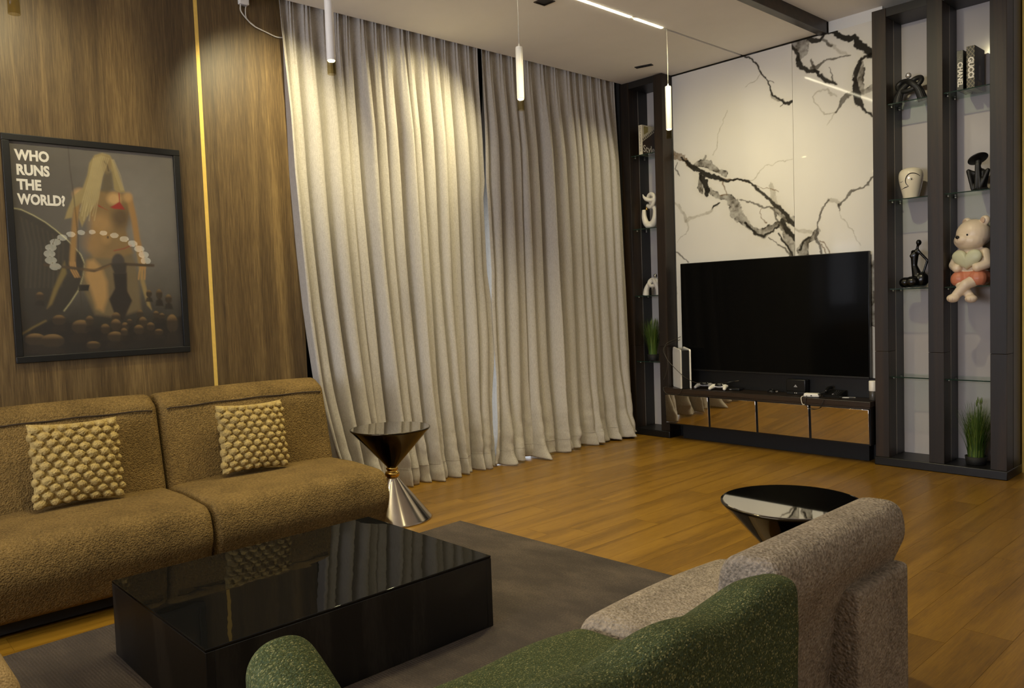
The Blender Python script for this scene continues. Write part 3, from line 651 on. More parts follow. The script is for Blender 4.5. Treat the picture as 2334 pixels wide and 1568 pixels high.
# ------------------------------------------------------------------ tall shelves
M_glassedge = plain('glass_edge', (0.012, 0.03, 0.022), 0.1)
M_line = plain('pale_metal_line', (0.60, 0.55, 0.45), 0.35, 1.0)
def shelves(posts, label, zs, top=3.525, bx=None, right_side=False):
    x0, x1 = posts[0][0], posts[-1][1]; cx = (x0 + x1) / 2
    o = empty('display_shelf', (cx, 6.30, 0), label, 'shelf')
    L = lambda x: x - cx
    for k, (a, b) in enumerate(posts):
        for z0, z1 in ((0.066, 0.90), (0.902, top)):
            bevel_box('post', M_darkwood, o, (L(a), L(b), 0, 0.145, z0, z1), 0.002)
        MB().box(L(a) + 0.004, L(b) - 0.004, 0.145, 0.152, 0.066, top).build('groove', M_inner, o)
        for xx in ([b - 0.0035] if k == 0 else ([a + 0.0005, b - 0.0035] if k < len(posts) - 1 else [a + 0.0005])):
            MB().box(L(xx), L(xx + 0.003), 0.1455, 0.1515, 0.066, top).build('metal_line', M_line, o)
        bevel_box('rear_post', M_inner, o, (L(a), L(b), 0.152, 0.375 if (k == len(posts) - 1 or k == 0) else 0.30, 0.066, top), 0.002)
    bevel_box('base', M_black, o, (L(x0) - 0.006, L(x1) + 0.006, -0.012, 0.375, 0, 0.066), 0.006)
    MB().box(L(posts[0][1]), L(posts[-1][0]), 0.30, 0.375, 0.066, top).build('back_board', M_board, o)
    for (a, b) in zip(posts[:-1], posts[1:]):
        bevel_box('top_rail', M_inner, o, (L(a[1]), L(b[0]), 0.004, 0.30, top - 0.065, top), 0.002)
        for z in zs:
            s = bevel_box('glass_shelf', M_glassshelf, o, (L(a[1]) + 0.002, L(b[0]) - 0.002, 0.022, 0.295, z - 0.008, z), 0.001, 1)
            MB().box(L(a[1]) + 0.002, L(b[0]) - 0.002, 0.0205, 0.0222, z - 0.0078, z - 0.0002).build('front_edge', M_glassedge, s)
            for cxx in (L(a[1]) + 0.001, L(b[0]) - 0.001):
                for cy in (0.075, 0.225):
                    sgn = 1 if cxx < (L(a[1]) + L(b[0])) / 2 else -1
                    MB().lathe([(0.002, 0), (0.007, 0.0005), (0.007, 0.011), (0.005, 0.014), (0.001, 0.0145)], 14, Matrix.Translation((cxx, cy, z - 0.0162)) @ Matrix.Rotation(sgn * PI / 2, 4, 'Y')).build('shelf_clip', M_metal, s, True)
    return o
ZS = [2.805, 2.075, 1.39, 0.705]
shelves([(-5.115, -5.01), (-4.705, -4.605)], 'narrow tall dark wood shelf unit between the curtain and the marble', [2.800, 2.072, 1.405, 0.745])
shelves([(-2.62, -2.515), (-2.223, -2.116), (-1.81, -1.705)], 'wide tall dark wood shelf unit with two glass bays right of the television', ZS)

# ------------------------------------------------------------------ curtains
M_curtain = NT('linen_curtain'); _m = M_curtain; _m.set(Roughness=0.85); _m.b.inputs['Sheen Weight'].default_value = 0.15
_v = _m.coord('Object', (1, 1, 0.12)); _n1 = _m.noise(_v, 260, 3, 0.6); _v2 = _m.coord('Object', (1, 0.15, 1)); _n2 = _m.noise(_v2, 260, 3, 0.6)
_h = _m.mix(_n1, _n2, 0.5); _m.color(_m.ramp(_h, [(0.35, srgb(158, 151, 142)), (0.65, srgb(190, 184, 175))])); _m.bump(_h, 0.25, 0.002); M_curtain = _m.m
def curtain(label, ya, yb, npl, seed, zb=0.003, zt=3.66, xs=(-5.165, -5.045), ragged=0.0):
    """ya(t), yb(t): side edges for t = 0 (top) .. 1 (floor)"""
    nu, nv = 620, 230; rs = np.random.default_rng(seed)
    u = np.linspace(0, 1, nu); v = np.linspace(0, 1, nv) ** 0.85; U, Vv = np.meshgrid(u, v, indexing='ij')
    knots = np.sort(np.concatenate([[0, 1], np.clip((np.arange(1, npl) + rs.uniform(-0.38, 0.38, npl - 1)) / npl, 0, 1)]))
    ph = np.interp(u, knots, np.arange(npl + 1))                       # pleat count along the cloth
    # folds merge and drift on the way down
    drift = 0.35 * (fbm(ph[:, None] * 0.5 + 0 * Vv, Vv * 1.6 + 5 + 0 * ph[:, None], seed, 2) - 0.5) * Vv
    PH = ph[:, None] + drift
    fr = PH - np.floor(PH)
    amp_k = 0.45 + 0.95 * np.array([rs.random() for _ in range(npl + 3)])
    ak = np.interp(PH, np.arange(npl + 3), amp_k)
    vd = np.minimum(np.abs(fr - 0.52), 1.0); fold = 0.75 - 1.75 * np.exp(-(vd / 0.21) ** 2) + 0.25 * np.cos(2 * PI * fr) + 0.22 * np.sin(2 * PI * fr)
    # narrow pinched pleats near the heading
    pin = np.exp(-((fr - 0.0) / 0.07) ** 2) + np.exp(-((fr - 1.0) / 0.07) ** 2) + 0.7 * np.exp(-((fr - 0.16) / 0.05) ** 2) + 0.7 * np.exp(-((fr - 0.84) / 0.05) ** 2)
    ht = np.exp(-(Vv / 0.10) ** 1.4)
    f2 = np.cos(PI * PH + 1.1 + seed); f3 = fbm(PH * 0.8, Vv * 2.0, seed + 9, 3) - 0.5
    A = 0.012 + 0.052 * np.clip(Vv / 0.25, 0, 1) + 0.006 * Vv
    off = (1 - ht) * fold * A * ak + ht * (pin * 0.032 - 0.012) + f2 * 0.022 * Vv ** 1.5 + f3 * 0.09 * Vv
    off = off + 0.0035 * (fbm(PH * 4, Vv * 22, seed + 3, 3) - 0.5) * np.clip(Vv * 2, 0, 1)
    # lower part: folds splay, buckle and break on the floor
    low = np.clip((Vv - 0.80) / 0.20, 0, 1)
    bk = fbm(PH * 1.7 + 3, Vv * 26, seed + 31, 3) - 0.5
    off = off + low ** 1.5 * (0.075 * bk + 0.040 * fold * ak) + low ** 4 * ragged * (0.04 * np.sin(PH * 2.2 + seed) + 0.03)
    vs = np.linspace(0, 1, 60); pa = np.poly1d(np.polyfit(vs, ya(vs), 2)); pb = np.poly1d(np.polyfit(vs, yb(vs), 2))   # the sides wander, the body hangs straight
    Y = pa(Vv) + (pb(Vv) - pa(Vv)) * (U + 0.010 * np.sin(2 * PI * PH) * np.clip(Vv * 3, 0, 1) + 0.012 * low * np.sin(PH * 3.1 + seed))
    Y = Y + (ya(Vv) - pa(Vv)) * (1 - U) ** 14 + (yb(Vv) - pb(Vv)) * U ** 14
    Xc = xs[0] + (xs[1] - xs[0]) * Vv ** 1.3
    Z = zt + (zb - zt) * Vv + ragged * low ** 6 * 0.022 * np.abs(np.sin(PH * 1.9 + seed))
    Z = np.maximum(Z, zb)
    P = np.stack([Xc + off, Y, Z], -1)
    me = grid_mesh('drape', P)
    if np.mean([p.normal.x for p in list(me.polygons)[::997]]) < 0: me.flip_normals()
    o = empty('curtain', (-5.1, float(ya(np.array(0.5)) + yb(np.array(0.5))) / 2, 0), label, 'curtain', 'long grey linen curtains')
    me.transform(Matrix.Translation(-o.location)); d = link('drape', me, M_curtain, o)
    sm = d.modifiers.new('thickness', 'SOLIDIFY'); sm.thickness = 0.003; sm.offset = -1
    # hem stitched a hand above the floor
    j = int(np.argmin(np.abs((P[nu // 2, :, 2]) - 0.135)))
    pts = [Vector(P[i, j]) + Vector((0.0015, 0, 0)) - o.location for i in range(0, nu, 2)]
    MB().tube(pts, 0.0012, 5).build('hem_stitch', M_curtain, o, True)
    return o
I = lambda xs, ys: (lambda t: np.interp(t, xs, ys))
curtain('left grey linen curtain, brightly lit, beside the walnut wall', I([0, 0.36, 0.62, 0.78, 0.92, 1], [2.655, 2.66, 2.70, 2.75, 2.85, 2.90]), I([0, 0.2, 0.34, 0.38, 0.55, 0.62, 0.70, 0.76, 0.85, 1], [4.455, 4.45, 4.440, 4.412, 4.400, 4.43, 4.435, 4.41, 4.36, 4.34]), 16, 3)
curtain('right grey linen curtain, crumpled on the floor beside the narrow shelves', I([0, 0.2, 0.34, 0.38, 0.55, 0.62, 0.8, 0.9, 1], [4.51, 4.485, 4.450, 4.452, 4.448, 4.43, 4.42, 4.39, 4.34]), I([0, 0.5, 0.9, 1], [6.25, 6.255, 6.265, 6.265]), 15, 11, ragged=1.0)
t = MB().box(-5.24, -5.19, 2.77, 6.66, 3.68, 3.71).build('trim_6', M_whitemetal); tag(t, 'curtain rail hidden in the ceiling recess', 'rail', kind='structure')

# ------------------------------------------------------------------ poster
def paint_poster(w, h, step=0.0042):
    nu = int(w / step); nv = int(h / step)
    u = np.linspace(0, 1, nu); v = np.linspace(0, 1, nv); Ug, Vg = np.meshgrid(u, v, indexing='ij')    # v down
    TL, TR, BR, BL = (65, 108), (1112, 210), (1145, 1438), (132, 1500)
    bil = lambda i: (TL[i] * (1 - Ug) * (1 - Vg) + TR[i] * Ug * (1 - Vg) + BR[i] * Ug * Vg + BL[i] * (1 - Ug) * Vg)
    X, Y = bil(0), bil(1)
    def sm(d, e): return np.clip(0.5 - d / e, 0, 1)
    def poly(P, e=8):
        ins = np.zeros(X.shape, bool); dm = np.full(X.shape, 1e9)
        for (xa, ya), (xb, yb) in zip(P, P[1:] + P[:1]):
            c = ((ya > Y) != (yb > Y)) & (X < (xb - xa) * (Y - ya) / (yb - ya + 1e-9) + xa); ins ^= c
            dx, dy = xb - xa, yb - ya; t = np.clip(((X - xa) * dx + (Y - ya) * dy) / (dx * dx + dy * dy + 1e-9), 0, 1); dm = np.minimum(dm, np.hypot(X - xa - t * dx, Y - ya - t * dy))
        return sm(np.where(ins, -dm, dm), e)
    def ell(cx, cy, rx, ry, e=8): return sm((np.hypot((X - cx) / rx, (Y - cy) / ry) - 1) * min(rx, ry), e)
    def line(P, wd, e=5):
        dm = np.full(X.shape, 1e9)
        for (xa, ya), (xb, yb) in zip(P[:-1], P[1:]):
            dx, dy = xb - xa, yb - ya; t = np.clip(((X - xa) * dx + (Y - ya) * dy) / (dx * dx + dy * dy + 1e-9), 0, 1); dm = np.minimum(dm, np.hypot(X - xa - t * dx, Y - ya - t * dy))
        return sm(dm - wd, e)
    C = np.zeros(X.shape + (3,))
    def put(col, a):
        nonlocal C
        col = np.array(srgb(*col)); C = C * (1 - a[..., None]) + col * a[..., None]
    put((98, 92, 84), np.ones(X.shape))
    put((128, 122, 112), np.exp(-(((X - 880) / 260) ** 2 + ((Y - 560) / 420) ** 2)))
    put((72, 67, 60), np.clip(0.8 * np.exp(-(((X - 60) / 300) ** 2 + ((Y - 450) / 500) ** 2)), 0, 1))
    put((58, 54, 44), np.clip((Y - 820) / 500, 0, 1)); put((26, 22, 16), np.clip((Y - 1080) / 300, 0, 1) * 0.9)
    # dark area with a pale curved edge at the left
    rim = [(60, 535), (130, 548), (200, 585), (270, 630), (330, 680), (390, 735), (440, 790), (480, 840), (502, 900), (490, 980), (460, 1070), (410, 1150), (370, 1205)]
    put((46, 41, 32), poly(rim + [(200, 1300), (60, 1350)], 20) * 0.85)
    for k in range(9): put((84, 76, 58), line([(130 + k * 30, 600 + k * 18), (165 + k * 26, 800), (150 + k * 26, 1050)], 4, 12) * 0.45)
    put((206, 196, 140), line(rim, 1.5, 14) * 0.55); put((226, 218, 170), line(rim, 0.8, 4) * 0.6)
    # cape of light cloth to both sides
    put((120, 102, 56), poly([(380, 880), (350, 960), (310, 1060), (270, 1190), (300, 1160), (340, 1060), (390, 960)], 14) * 0.9)
    put((150, 128, 78), poly([(830, 610), (850, 700), (870, 850), (890, 1020), (930, 1200), (900, 1170), (860, 1020), (835, 800)], 14) * 0.85)
    # figure: skirt / legs, torso, arms
    put((112, 96, 66), poly([(500, 890), (520, 860), (600, 820), (800, 800), (830, 900), (850, 1050), (860, 1200), (700, 1250), (560, 1230), (480, 1040)], 24) * 0.9)
    put((176, 138, 84), poly([(520, 880), (560, 870), (610, 930), (640, 1020), (640, 1120), (610, 1210), (570, 1190), (540, 1080), (505, 980)], 30) * 0.9)
    put((40, 34, 28), poly([(680, 960), (770, 960), (770, 1080), (800, 1140), (740, 1270), (690, 1250), (650, 1130), (690, 1060)], 12))
    put((132, 106, 66), poly([(470, 450), (560, 425), (700, 430), (795, 452), (815, 520), (790, 600), (772, 680), (790, 760), (815, 830), (700, 870), (560, 860), (520, 800), (548, 720), (560, 640), (530, 560), (490, 520)], 22))
    put((168, 132, 82), ell(610, 640, 70, 60, 60) * 0.8); put((92, 74, 50), ell(740, 600, 60, 70, 60) * 0.9); put((160, 124, 76), ell(560, 760, 60, 70, 60) * 0.6)
    put((176, 138, 84), ell(640, 735, 30, 34, 30) * 0.6); put((88, 66, 40), ell(652, 728, 7, 9, 5))
    put((160, 122, 72), line([(800, 470), (830, 620), (845, 740), (870, 850), (880, 920)], 20, 16)); put((150, 116, 66), line([(470, 470), (450, 600), (440, 720), (430, 830), (425, 900)], 18, 16))
    for dx in (-14, 0, 14): put((170, 130, 76), line([(880 + dx, 915), (872 + dx * 1.4, 960), (868 + dx * 1.5, 1000)], 5, 6)); put((160, 122, 72), line([(428 + dx, 890), (432 + dx, 940), (455 + dx, 985)], 5, 6))
    put((196, 158, 104), ell(700, 480, 44, 38, 30) * 0.9); put((190, 152, 100), ell(480, 450, 40, 36, 30) * 0.9); put((186, 148, 96), ell(790, 470, 30, 30, 24) * 0.8)
    put((150, 44, 34), poly([(672, 535), (735, 498), (770, 550), (700, 545)], 6)); put((150, 44, 34), poly([(590, 515), (640, 545), (655, 552), (600, 530)], 6)); put((150, 50, 40), line([(735, 500), (732, 440)], 3, 4))
    put((140, 62, 44), line([(690, 815), (760, 800), (805, 780)], 3, 5))
    # veil over head and shoulders
    veil = [(545, 250), (580, 200), (630, 185), (680, 200), (715, 270), (745, 360), (775, 440), (730, 440), (700, 420), (690, 330), (680, 280), (640, 300), (610, 420), (600, 480), (560, 540), (520, 600), (490, 660), (470, 600), (500, 500), (440, 540), (430, 600), (385, 610), (400, 560), (440, 460), (500, 410), (530, 330)]
    put((150, 132, 88), poly(veil, 10)); put((98, 84, 58), poly([(640, 300), (690, 310), (695, 420), (650, 440), (610, 430)], 24) * 0.8)
    put((132, 112, 74), ell(658, 262, 30, 54, 18) * 0.85); put((60, 48, 34), line([(640, 240), (660, 262), (668, 300)], 4, 8) * 0.8)
    for k in range(9): put((206, 188, 140), line([(575 + k * 12, 205 + abs(k - 4) * 4), (545 + k * 10, 340), (505 + k * 10, 470 + k * 8), (480 + k * 11, 560 + (k % 3) * 30)], 2, 7) * 0.6)
    for k in range(4): put((196, 178, 130), line([(690 + k * 5, 230), (715 + k * 10, 330), (745 + k * 7, 425)], 2, 6) * 0.5)
    # outstretched dark bar, crowd of heads lit from behind
    put((74, 60, 42), line([(260, 905), (420, 925), (560, 945), (680, 900), (800, 905), (950, 912)], 9, 8)); put((118, 92, 58), line([(500, 940), (600, 935), (680, 905)], 6, 8) * 0.8)
    put((66, 60, 54), ell(715, 890, 42, 56, 12)); put((52, 46, 40), poly([(665, 900), (770, 895), (765, 965), (690, 965)], 12))
    put((30, 26, 20), poly([(120, 1370), (190, 1320), (330, 1240), (420, 1290), (520, 1320), (640, 1330), (800, 1310), (960, 1280), (1150, 1240), (1150, 1500), (120, 1510)], 30))
    put((120, 102, 52), line([(128, 1352), (190, 1310), (262, 1268)], 5, 12) * 0.8)
    rsx = np.random.default_rng(4)
    heads = [(472, 1310, 58, 46), (525, 1270, 26, 32), (340, 1265, 40, 34), (622, 1325, 30, 34), (692, 1250, 30, 34), (690, 1300, 34, 40), (685, 1375, 52, 34), (750, 1310, 24, 28), (742, 1345, 24, 26), (850, 1225, 22, 26), (868, 1280, 28, 34), (840, 1330, 34, 32), (920, 1310, 28, 28), (780, 1275, 18, 14), (975, 1345, 30, 20), (545, 1430, 44, 26), (985, 1100, 22, 34), (915, 1095, 20, 24), (1000, 1240, 20, 18), (1050, 1130, 24, 30), (230, 1110, 24, 28), (960, 1230, 20, 22), (200, 1390, 60, 40), (1070, 1290, 40, 60), (300, 1400, 70, 44)]
    for cx, cy, rx, ry in heads:
        a = ell(cx, cy, rx, ry, 6); put((54, 44, 30), a); lit = np.clip((cy - 0.25 * ry - Y) / (0.8 * ry), 0, 1); put((142, 112, 66), a * lit * 0.9)
        put((38, 31, 22), poly([(cx - rx * 1.3, cy + ry * 2.2), (cx - rx * 0.9, cy + ry * 1.1), (cx, cy + ry * 0.8), (cx + rx * 0.9, cy + ry * 1.1), (cx + rx * 1.3, cy + ry * 2.2)], 8) * 0.9)
    put((38, 34, 28), poly([(465, 1035), (530, 1035), (520, 1075), (460, 1075)], 4)); put((60, 52, 40), line([(415, 145), (425, 300), (445, 480), (462, 700), (470, 1050), (480, 1240)], 4, 4) * 0.55)
    C *= (0.95 + 0.10 * fbm(X / 40, Y / 40, 2, 2))[..., None]
    return Ug, Vg, np.clip(C, 0, 1)
PW, PH_ = 0.975, 1.295
po = empty('framed_poster', (-5.20, 1.432, 1.142), 'black framed poster of a veiled woman above a crowd on the walnut wall', 'poster')
fw = 0.038; M_frame = plain('frame_black', srgb(8, 8, 7), 0.45)
for nm, b in (('frame_rail', (0, 0.03, -PW / 2, PW / 2, 0, fw)), ('frame_rail', (0, 0.03, -PW / 2, PW / 2, PH_ - fw, PH_)), ('frame_stile', (0, 0.03, -PW / 2, -PW / 2 + fw, fw, PH_ - fw)), ('frame_stile', (0, 0.03, PW / 2 - fw, PW / 2, fw, PH_ - fw))):
    bevel_box(nm, M_frame, po, b, 0.003)
MB().box(0.001, 0.008, -PW / 2 + 0.01, PW / 2 - 0.01, 0.01, PH_ - 0.01).build('backing', M_blackmat, po)
iw, ih = PW - 2 * fw, PH_ - 2 * fw
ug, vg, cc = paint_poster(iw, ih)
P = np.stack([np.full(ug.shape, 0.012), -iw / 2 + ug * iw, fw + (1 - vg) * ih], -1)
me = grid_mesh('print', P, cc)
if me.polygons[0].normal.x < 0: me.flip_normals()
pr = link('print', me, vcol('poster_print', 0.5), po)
MB().box(0.0175, 0.0195, -PW / 2 + 0.03, PW / 2 - 0.03, 0.03, PH_ - 0.03).build('glass', see_glass('poster_glass', (0.98, 0.98, 0.97), 0.0, 1.42), po)
M_ink = plain('white_ink', srgb(232, 226, 212), 0.5, vary=0.02)
for k, tx in enumerate(('WHO', 'RUNS', 'THE', 'WORLD?')):
    lettering('lettering', tx, 0.080, M_ink, po, basis((0.0125, -iw / 2 + 0.027, fw + ih - 0.078 - k * 0.083), (0, 1, 0), (0, 0, 1)), 0.0034, stretch=0.82 if k < 3 else 0.74)

# ------------------------------------------------------------------ brown sofa, two modules
def sofa_module(ya, yb, label):
    cy = (ya + yb) / 2; o = empty('sofa_module', (-4.3, cy, 0), label, 'sofa', 'brown boucle sofa modules'); h = (yb - ya) / 2
    def seat_fn(v):
        u = v.y / h; q = v.copy()
        if v.z > 0.3: q.z += 0.014 * (1 - u * u) + 0.003 * math.sin(v.y * 9 + ya * 3)
        return q
    extrude('seat', M_brown, o, round_poly([(-0.33, 0.075, 0.02), (0.345, 0.075, 0.05), (0.425, 0.27, 0.16), (0.385, 0.425, 0.15), (0.05, 0.437, 0.2), (-0.33, 0.425, 0.03)], 9), -h + 0.001, h - 0.001, 0.035, seat_fn)
    def back_fn(v):
        q = v.copy(); u = v.y / h
        if v.x > -0.40 and v.z < 0.85: q.x += 0.014 * (1 - u ** 4) * max(0, min(1, (v.z - 0.4) * 4))
        q.z += 0.010 * (1 - u * u) if v.z > 0.8 else 0
        return q
    bk = extrude('backrest', M_brown, o, round_poly([(-0.50, 0.20, 0.02), (-0.235, 0.20, 0.02), (-0.225, 0.42, 0.3), (-0.325, 0.888, 0.06), (-0.42, 0.940, 0.07), (-0.56, 0.925, 0.06)], 8), -h + 0.001, h - 0.001, 0.040, back_fn)
    pts = []
    for k in range(61):
        s_ = -h + 0.035 + (2 * h - 0.07) * k / 60; e = max(0, abs(s_ / h) - 0.90) / 0.10
        pts.append((-0.3085 - 0.008 * e * e + 0.010 * (1 - (s_ / h) ** 4) * 0.3, s_, 0.856 + 0.0018 * math.sin(k * 0.37 + ya) - 0.012 * e + 0.008 * (1 - (s_ / h) ** 2)))
    MB().tube(pts, 0.0042, 8).build('seam', plain('seam_thread' + str(round(ya, 1)), srgb(52, 38, 20), 0.9), bk, True)
    MB().box(-0.50, 0.28, -h + 0.03, h - 0.03, 0.018, 0.12).build('plinth', M_blackmat, o)
    for sx in (-0.42, 0.22):
        for sy in (-h + 0.12, h - 0.12): MB().lathe([(0.018, 0), (0.022, 0.03)], 16).build('foot', M_black, o, True, (sx, sy, 0))
    return o
sofa_module(0.475, 1.513, 'left brown boucle sofa module with the larger cushion')
sofa_module(1.523, 2.565, 'right brown boucle sofa module beside the hourglass side table')
def pillow(name, size, loc, lean, yaw, roll, label, seed):
    n = 150; rs = np.random.default_rng(seed); a = np.linspace(-1, 1, n); A, B = np.meshgrid(a, a, indexing='ij')
    rows = 7; env = (1 - np.abs(A) ** 2.6) * (1 - np.abs(B) ** 2.6)
    Hh = 0.055 * np.clip(env, 0, 1) ** 0.55
    wa = A + 0.05 * (fbm(A * 1.6 + 5, B * 1.6, seed, 2) - 0.5); wb = B + 0.05 * (fbm(A * 1.6, B * 1.6 + 7, seed + 2, 2) - 0.5)
    tuft = 0.35 * (fbm(A * 26, B * 26, seed + 6, 3) - 0.5); bump = np.zeros(A.shape); sp = 2.0 / rows
    for i in range(-1, rows * 2 + 2):
        for j in range(-1, rows + 1):
            ca = -1 + sp * (j + 0.5 + (0.5 if i % 2 else 0)); cb = -1 + sp * 0.62 * (i + 0.5)
            if abs(ca) > 1.02 or abs(cb) > 1.02: continue
            d = np.hypot((wa - ca - rs.uniform(-0.02, 0.02)) / (sp * 0.45), (wb - cb) / (sp * 0.36)) * rs.uniform(0.95, 1.15) + tuft; bump = np.maximum(bump, np.sqrt(np.clip(1 - d * d, 0, 1)))
    h = size / 2; out = 0.024 * bump
    fuzz = 0.010 * (fbm(A * 55, B * 55, seed + 4, 3) - 0.5)
    pinch = 1 - 0.07 * (1 - A ** 2) * np.abs(B) ** 6
    Xf = A * h * (1 + 0.05 * bump * np.abs(A) ** 8) * (1 - 0.06 * (1 - B ** 2) * np.abs(A) ** 6); Zf = B * h * (1 + 0.05 * bump * np.abs(B) ** 8) * pinch
    front = np.stack([Xf, -(Hh + out + fuzz + 0.004), Zf], -1); backp = np.stack([Xf, Hh * 0.8 + 0.3 * out, Zf], -1)
    m1 = grid_mesh('f', front); m2 = grid_mesh('b', backp)
    bm = bmesh.new(); bm.from_mesh(m1); bm.from_mesh(m2)
    bm.verts.ensure_lookup_table(); N = n * n; ring = [i * n for i in range(n)] + [(n - 1) * n + j for j in range(1, n)] + [i * n + n - 1 for i in range(n - 2, -1, -1)] + [j for j in range(n - 2, 0, -1)]
    for k in range(len(ring)):
        p, q = ring[k], ring[(k + 1) % len(ring)]; bm.faces.new((bm.verts[p], bm.verts[q], bm.verts[q + N], bm.verts[p + N]))
    bmesh.ops.recalc_face_normals(bm, faces=bm.faces[:]); me = bpy.data.meshes.new(name); bm.to_mesh(me); bm.free(); me.polygons.foreach_set('use_smooth', [True] * len(me.polygons))
    o = link(name, me, M_pillow); R = Matrix.Rotation(PI / 2 + yaw, 4, 'Z') @ Matrix.Rotation(-lean, 4, 'X') @ Matrix.Rotation(roll, 4, 'Y')
    o.matrix_world = Matrix.Translation(loc) @ R; tag(o, label, 'cushion', 'cream bobble cushions'); return o
pillow('throw_pillow', 0.42, (-4.435, 1.042, 0.662), 0.22, 0.05, 0.03, 'larger cream bobble cushion slumped on the left brown module', 3)
pillow('throw_pillow', 0.40, (-4.455, 1.985, 0.655), 0.20, -0.02, 0.02, 'smaller neat cream bobble cushion on the right brown module', 8)

# ------------------------------------------------------------------ rug
M_rug = NT('brown_rug'); _m = M_rug; _m.set(Roughness=0.95); _v = _m.coord('Object', (0.5, 1, 1))
_w = _m.n('ShaderNodeTexWave', bands_direction='Y'); _w.inputs['Scale'].default_value = 26; _w.inputs['Distortion'].default_value = 1.2; _w.inputs['Detail'].default_value = 2; _m.l(_v, _w.inputs['Vector'])
_n = _m.noise(_v, 190, 4, 0.7); _b = _m.noise(_v, 4, 4, 0.6)
_c = _m.ramp(_m.mix(_n, _b, 0.5), [(0.34, srgb(44, 36, 30)), (0.5, srgb(64, 54, 46)), (0.68, srgb(98, 85, 72))]); _c = _m.mix(_c, _w.outputs['Color'], 0.16, 'MULTIPLY'); _m.color(_c); _m.bump(_m.mix(_n, _w.outputs['Fac'], 0.4), 0.7, 0.004); M_rug = _m.m
rug = empty('area_rug', (-3.90, 3.085, 0), 'dark brown flat woven rug under the coffee table', 'rug', rotz=math.radians(2.6))
bevel_box('pile', M_rug, rug, (0, 1.95, -2.70, 0, 0.0, 0.010), 0.003)

# ------------------------------------------------------------------ coffee table
ct = empty('coffee_table', (-2.985, 1.53, 0.010), 'low square black coffee table with a glossy glass top on the rug', 'coffee table', rotz=math.radians(0.6))
hx, hy = 0.475, 0.615
for nm, b in (('side_panel', (-hx, hx, -hy, -hy + 0.03, 0, 0.296)), ('side_panel', (-hx, hx, hy - 0.03, hy, 0, 0.296)), ('side_panel', (-hx, -hx + 0.03, -hy + 0.03, hy - 0.03, 0, 0.296)), ('side_panel', (hx - 0.03, hx, -hy + 0.03, hy - 0.03, 0, 0.296))):
    bevel_box(nm, M_ash, ct, b, 0.002)
MB().box(-hx + 0.03, hx - 0.03, -hy + 0.03, hy - 0.03, 0.27, 0.296).build('under_panel', M_black, ct)
bevel_box('glass_top', M_tableglass, ct, (-hx, hx, -hy, hy, 0.2965, 0.307), 0.0035, 3)

# ------------------------------------------------------------------ hourglass side tables
def side_table(x, y, label):
    o = empty('side_table', (x, y, 0), label, 'side table', 'hourglass side tables')
    MB().lathe([(0.248, 0.0), (0.250, 0.004), (0.245, 0.012), (0.040, 0.268), (0.036, 0.276)], 72).build('lower_cone', M_steel, o, True)
    MB().lathe([(0.030, 0.272), (0.040, 0.277), (0.047, 0.288), (0.049, 0.298), (0.046, 0.308), (0.036, 0.316), (0.031, 0.320), (0.036, 0.324), (0.041, 0.332), (0.036, 0.341), (0.030, 0.345)], 48).build('gold_collar', M_goldball, o, True)
    MB().lathe([(0.032, 0.342), (0.038, 0.350), (0.255, 0.588), (0.260, 0.594), (0.260, 0.600), (0.252, 0.600)], 72).build('upper_cone', M_bronze, o, True)
    MB().lathe([(0.251, 0.594), (0.252, 0.600), (0.250, 0.6015), (0.001, 0.6015)], 72).build('glass_top', M_sideglass, o)
side_table(-4.305, 2.855, 'hourglass metal side table between the brown sofa and the curtain')
side_table(-1.475, 2.775, 'hourglass side table behind the grey seat, reflecting the marble')

# ------------------------------------------------------------------ grey module and green sofa seen from behind
gy = empty('lounge_seat', (-1.3, 2.11, 0), 'light grey boucle lounge seat with rolled back beside the green sofa', 'sofa')
def gseat(v):
    q = v.copy()
    if v.z > 0.3: q.z += 0.015 * (1 - (v.y / 0.39) ** 2)
    return q
extrude('seat', M_grey, gy, round_poly([(0.20, 0.06, 0.02), (-0.30, 0.06, 0.04), (-0.385, 0.26, 0.12), (-0.335, 0.428, 0.11), (0.20, 0.435, 0.02)], 8), -0.374, 0.40, 0.05, gseat)
extrude('backrest', M_grey, gy, round_poly([(0.10, 0.22, 0.03), (0.262, 0.22, 0.02), (0.285, 0.48, 0.2), (0.352, 0.64, 0.12), (0.335, 0.738, 0.085), (0.175, 0.735, 0.09), (0.150, 0.55, 0.2)], 9), -0.374, 0.405, 0.022)
extrude('rear_skirt', M_grey, gy, round_poly([(0.05, 0.03, 0.02), (0.268, 0.03, 0.02), (0.272, 0.27, 0.03), (0.05, 0.27, 0.02)], 4), -0.374, 0.40, 0.02)
extrude('rear_block', M_grey, gy, round_poly([(0.18, 0.02, 0.01), (0.352, 0.02, 0.012), (0.352, 0.548, 0.018), (0.18, 0.548, 0.018)], 4), 0.045, 0.400, 0.009)
MB().box(-0.28, 0.25, -0.34, 0.34, 0.0, 0.08).build('plinth', M_blackmat, gy)
gr = empty('tweed_sofa', (-1.3, 1.2, 0), 'green tweed sofa seen from behind in the foreground', 'sofa')
def gr_seat(v):
    q = v.copy()
    if v.z > 0.3: q.z += 0.016 * (1 - ((v.y - 0.08) / 0.46) ** 2) + 0.004 * math.sin(v.y * 14 + v.x * 9)
    return q
extrude('seat', M_green, gr, round_poly([(0.20, 0.07, 0.02), (-0.29, 0.07, 0.04), (-0.375, 0.26, 0.12), (-0.325, 0.415, 0.11), (0.20, 0.425, 0.02)], 8), -0.36, 0.530, 0.045, gr_seat)
